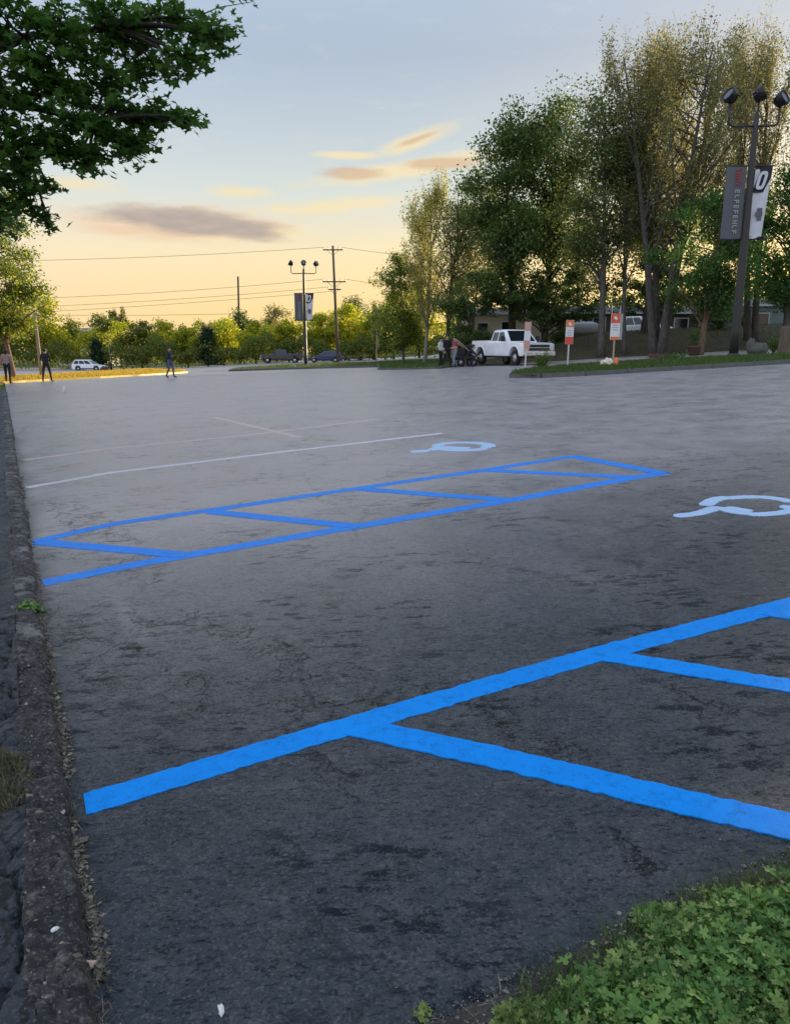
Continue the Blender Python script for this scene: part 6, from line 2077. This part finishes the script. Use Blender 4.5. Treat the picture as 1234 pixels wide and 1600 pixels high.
# ------------------------------------------------------------------ people
def person(label, loc, rz, pose, top, bottom, shoe='shoe', hair='hair', h=1.75, sleeves='long', long_hair=False, extra=None):
    """one skinned body; pose gives joints in metres, facing -Y"""
    t = thing('person', label, 'person', loc, rz, 'people on the lot')
    P = dict(pelvis=(0, 0, .97), belly=(0, 0, 1.12), chest=(0, .0, 1.33), neck=(0, .0, 1.49), head0=(0, -.01, 1.58), head1=(0, -.015, 1.69),
             shL=(.17, 0, 1.43), elL=(.24, .02, 1.16), waL=(.26, -.06, .92), haL=(.26, -.08, .84),
             shR=(-.17, 0, 1.43), elR=(-.24, .02, 1.16), waR=(-.26, -.06, .92), haR=(-.26, -.08, .84),
             hiL=(.095, 0, .92), knL=(.11, -.03, .50), anL=(.12, .02, .09), toL=(.13, -.17, .04),
             hiR=(-.095, 0, .92), knR=(-.11, -.03, .50), anR=(-.12, .02, .09), toR=(-.13, -.17, .04))
    P.update(pose)
    rad = dict(pelvis=.15, belly=.135, chest=.155, neck=.058, head0=.082, head1=.095, shL=.075, elL=.048, waL=.034, haL=.04, hiL=.095, knL=.064, anL=.045, toL=.045)
    for k in list(rad):
        if k.endswith('L'): rad[k[:-1] + 'R'] = rad[k]
    ed = [('pelvis', 'belly'), ('belly', 'chest'), ('chest', 'neck'), ('neck', 'head0'), ('head0', 'head1')]
    for s in 'LR':
        ed += [('chest', 'sh' + s), ('sh' + s, 'el' + s), ('el' + s, 'wa' + s), ('wa' + s, 'ha' + s), ('pelvis', 'hi' + s), ('hi' + s, 'kn' + s), ('kn' + s, 'an' + s), ('an' + s, 'to' + s)]
    names = list(P); idx = {k: i for i, k in enumerate(names)}
    V = [P[k] for k in names]; E = [(idx[a], idx[b]) for a, b in ed]
    rads = [rad[k] for k in names]
    reg = list(names)
    # fingers: short tapering chains from the palm
    for s, sg in (('L', 1), ('R', -1)):
        ha = Vector(P['ha' + s]); d = (ha - Vector(P['wa' + s])).normalized()
        side = d.cross(Vector((0, 0, 1)) if abs(d.z) < .8 else Vector((0, 1, 0))).normalized()
        curl = d.cross(side).normalized()
        for q, ln in ((-.03, .07), (-.01, .085), (.01, .08), (.03, .06)):
            a = ha + side * q + d * .02; b_ = a + d * ln * .55 + curl * .008; c_ = a + d * ln * .85 + curl * .03
            i0 = len(V); V += [tuple(a), tuple(b_), tuple(c_)]; E += [(idx['ha' + s], i0), (i0, i0 + 1), (i0 + 1, i0 + 2)]; rads += [.012, .010, .008]; reg += ['finger'] * 3
        a = ha + side * .04 - d * .01; b_ = a + side * .03 + d * .03
        i0 = len(V); V += [tuple(a), tuple(b_)]; E += [(idx['ha' + s], i0), (i0, i0 + 1)]; rads += [.013, .010]; reg += ['finger'] * 2
    me = bpy.data.meshes.new('skeleton'); me.from_pydata(V, E, [])
    o = bpy.data.objects.new('skeleton', me); C.objects.link(o)
    md = o.modifiers.new('skin', 'SKIN'); sk = me.skin_vertices[0].data
    for i, r_ in enumerate(rads):
        wx = 1.25 if reg[i] in ('chest', 'belly', 'pelvis') else 1.0
        sk[i].radius = (r_ * wx, r_ * (.78 if wx > 1 else 1.0)); sk[i].use_root = (i == idx['pelvis'])
    md.use_smooth_shade = True
    sb = o.modifiers.new('sub', 'SUBSURF'); sb.levels = 2; sb.render_levels = 2
    dg = bpy.context.evaluated_depsgraph_get()
    m2 = bpy.data.meshes.new_from_object(o.evaluated_get(dg))
    bpy.data.objects.remove(o); bpy.data.meshes.remove(me)
    m2.name = 'body'
    # dress: colour by the nearest bone
    seg = [(np.array(V[a]), np.array(V[b]), reg[a], reg[b]) for a, b in E]
    co_ = np.empty(len(m2.vertices) * 3); m2.vertices.foreach_get('co', co_); co_ = co_.reshape(-1, 3)
    cen = np.array([np.mean([co_[v] for v in p.vertices], axis=0) for p in m2.polygons])
    best = np.full(len(cen), 9.0); mi = np.zeros(len(cen), int)
    for a, b, ra, rb in seg:
        ab = b - a; u = np.clip(((cen - a) @ ab) / (ab @ ab + 1e-9), 0, 1); d = np.linalg.norm(cen - a - u[:, None] * ab, axis=1) - .02
        pair = {ra, rb}
        if pair & {'finger', 'haL', 'haR'}: m_ = 0
        elif 'head0' in pair or 'head1' in pair or pair == {'neck', 'head0'}: m_ = 0
        elif any(q[:2] in ('hi', 'kn') for q in pair) and not any(q[:2] in ('an', 'to') for q in pair): m_ = 2
        elif any(q[:2] == 'to' for q in pair): m_ = 3
        elif any(q[:2] == 'an' for q in pair): m_ = 2
        elif pair == {'pelvis', 'belly'}: m_ = 1
        elif any(q[:2] == 'wa' for q in pair): m_ = 1 if sleeves == 'long' else 0
        else: m_ = 1
        f = d < best; best[f] = d[f]; mi[f] = m_
    low = (cen[:, 2] < .13); mi[low & (mi == 2)] = 3
    hipz = P['pelvis'][2]
    tors = (mi == 1) & (cen[:, 2] < hipz - .02) & (np.abs(cen[:, 0]) < .2); mi[tors] = 2
    m2.materials.clear()
    for k in ('skin', top, bottom, shoe): m2.materials.append(M[k])
    m2.polygons.foreach_set('material_index', mi.astype(np.int32)); m2.polygons.foreach_set('use_smooth', [True] * len(m2.polygons))
    bo = bpy.data.objects.new('body', m2); C.objects.link(bo); bo.parent = t
    # hair cap and face
    hc = (Vector(P['head0']) + Vector(P['head1'])) / 2
    bm = bmesh.new(); bmesh.ops.create_uvsphere(bm, u_segments=16, v_segments=12, radius=1)
    for v in bm.verts:
        v.co = Vector((v.co.x * .094, v.co.y * .112 + .02, v.co.z * .112 + .042))
        if v.co.y < -.02 and v.co.z < .07: v.co.y = -.02 + (v.co.y + .02) * .15
        if long_hair and v.co.z < .02: v.co.z = v.co.z * 2.4 - .03
    mm = bpy.data.meshes.new('hair'); bm.to_mesh(mm); bm.free()
    ho = link_mesh('hair', mm, M[hair], t, True); ho.location = hc
    fb = MB()
    fb.box((0, -.118, -.015), (.022, .035, .04), 0, None, .5)
    fo = fb.build('nose', M['skin'], t, True); fo.location = hc
    for sx in (-1, 1):
        eo = MB().lathe([(.004, 0), (.011, .004), (.004, .008)], 8, 0, Matrix.Translation((sx * .032, -.098, .016)) @ Matrix.Rotation(R(90), 4, 'X')).build('eye', M['cl_black'], t, True); eo.location = hc
        er = MB().lathe([(.006, -.008), (.022, 0), (.006, .008)], 8, 0, Matrix.Translation((sx * .092, .01, 0)) @ Matrix.Rotation(R(90), 4, 'Y')).build('ear', M['skin'], t, True); er.location = hc
    mo = MB().box((0, -.098, -.058), (.042, .008, .009)).build('mouth', M['terracotta'], t); mo.location = hc
    s = h / 1.75
    t.scale = (s, s, s)
    return t


def pl(px, Y, py): 
    b = gnd(px, Y, py); return (b.x, Y, b.z)


hands_front = dict(elL=(.25, .02, 1.17), waL=(.10, -.20, 1.08), haL=(.04, -.24, 1.10), elR=(-.25, .02, 1.17), waR=(-.10, -.20, 1.08), haR=(-.04, -.24, 1.10))
legs_apart = dict(hiL=(.10, 0, .92), knL=(.17, -.02, .50), anL=(.22, .02, .09), toL=(.26, -.16, .04), hiR=(-.10, 0, .92), knR=(-.17, -.02, .50), anR=(-.22, .02, .09), toR=(-.26, -.16, .04))
step = dict(knL=(.10, -.14, .52), anL=(.11, -.14, .10), toL=(.11, -.33, .05), knR=(-.10, .02, .50), anR=(-.11, .22, .12), toR=(-.11, .06, .03))
person('person in a dusty pink long top and black trousers at the far left edge', pl(14, 38.3, 598), R(200), {**step}, 'cl_pink', 'cl_black', h=1.72, long_hair=True)
person('person dressed all in black standing with legs apart beside the pale pole', pl(75, 40, 598), R(190), {**hands_front, **legs_apart}, 'cl_black', 'cl_black', h=1.74)
person('person in a dark navy jacket and jeans alone on the lot', pl(267, 43, 590), R(75), {**step, 'elR': (-.24, -.04, 1.18), 'waR': (-.20, -.26, 1.20), 'haR': (-.19, -.33, 1.24)}, 'cl_navy', 'cl_jean', h=1.74)
person('person in a white shirt at the left of the crew behind the pickup', pl(688, 43.5, 572), R(60), {**hands_front}, 'cl_white', 'cl_black', h=1.72)
person('tall person in black between the white shirt and the red check shirt', pl(698, 44.3, 572), R(20), {**legs_apart}, 'cl_black', 'cl_black', h=1.86)
person('person in a red check shirt and light jeans facing the machine', pl(710, 43, 572), R(-60), {**hands_front, **step}, 'cl_red', 'cl_ljean', h=1.72, sleeves='short')
crouch = dict(pelvis=(0, .18, .52), belly=(0, .08, .66), chest=(0, -.06, .84), neck=(0, -.15, .98), head0=(0, -.20, 1.05), head1=(0, -.24, 1.15),
              shL=(.17, -.10, .93), elL=(.22, -.28, .74), waL=(.14, -.46, .62), haL=(.12, -.52, .58), shR=(-.17, -.10, .93), elR=(-.22, -.28, .74), waR=(-.14, -.46, .62), haR=(-.12, -.52, .58),
              hiL=(.10, .14, .50), knL=(.16, -.28, .52), anL=(.14, -.06, .09), toL=(.15, -.25, .04), hiR=(-.10, .14, .50), knR=(-.16, -.28, .52), anR=(-.14, -.06, .09), toR=(-.15, -.25, .04))
person('person in dark clothes crouching at the pickup tailgate', pl(733, 42.6, 571), R(80), crouch, 'cl_black', 'cl_black', h=1.75)
# striping machine between the crew and the truck
p = pl(727, 44.0, 570)
mc = thing('line_machine', 'dark wheeled cart with a tan push bar behind the pickup', 'machine', p, R(10))
mc.scale = (1.35, 1.35, 1.35)
MB().box((0, 0, .42), (.75, .5, .10)).build('deck', M['black_plastic'], mc, bevel=.02)
MB().lathe([(.17, .47), (.19, .50), (.19, .86), (.15, .90)], 16, 0, Matrix.Translation((.12, 0, 0))).build('paint_tank', M['cl_black'], mc, True)
MB().box((-.2, 0, .62), (.30, .30, .28)).build('engine', M['black_plastic'], mc, bevel=.03)
for sy in (-1, 1):
    MB().tube([(.30, sy * .22, .46), (-.25, sy * .22, .95), (-.55, sy * .22, 1.18)], .025, 8).build('push_bar', M['yellow_bar'], mc, True)
    for x in (-.28, .28): wheel(mc, x, sy * .28, .18, .08, sy)
MB().tube([(-.55, -.22, 1.18), (-.55, .22, 1.18)], .025, 8).build('handle', M['black_plastic'], mc, True)
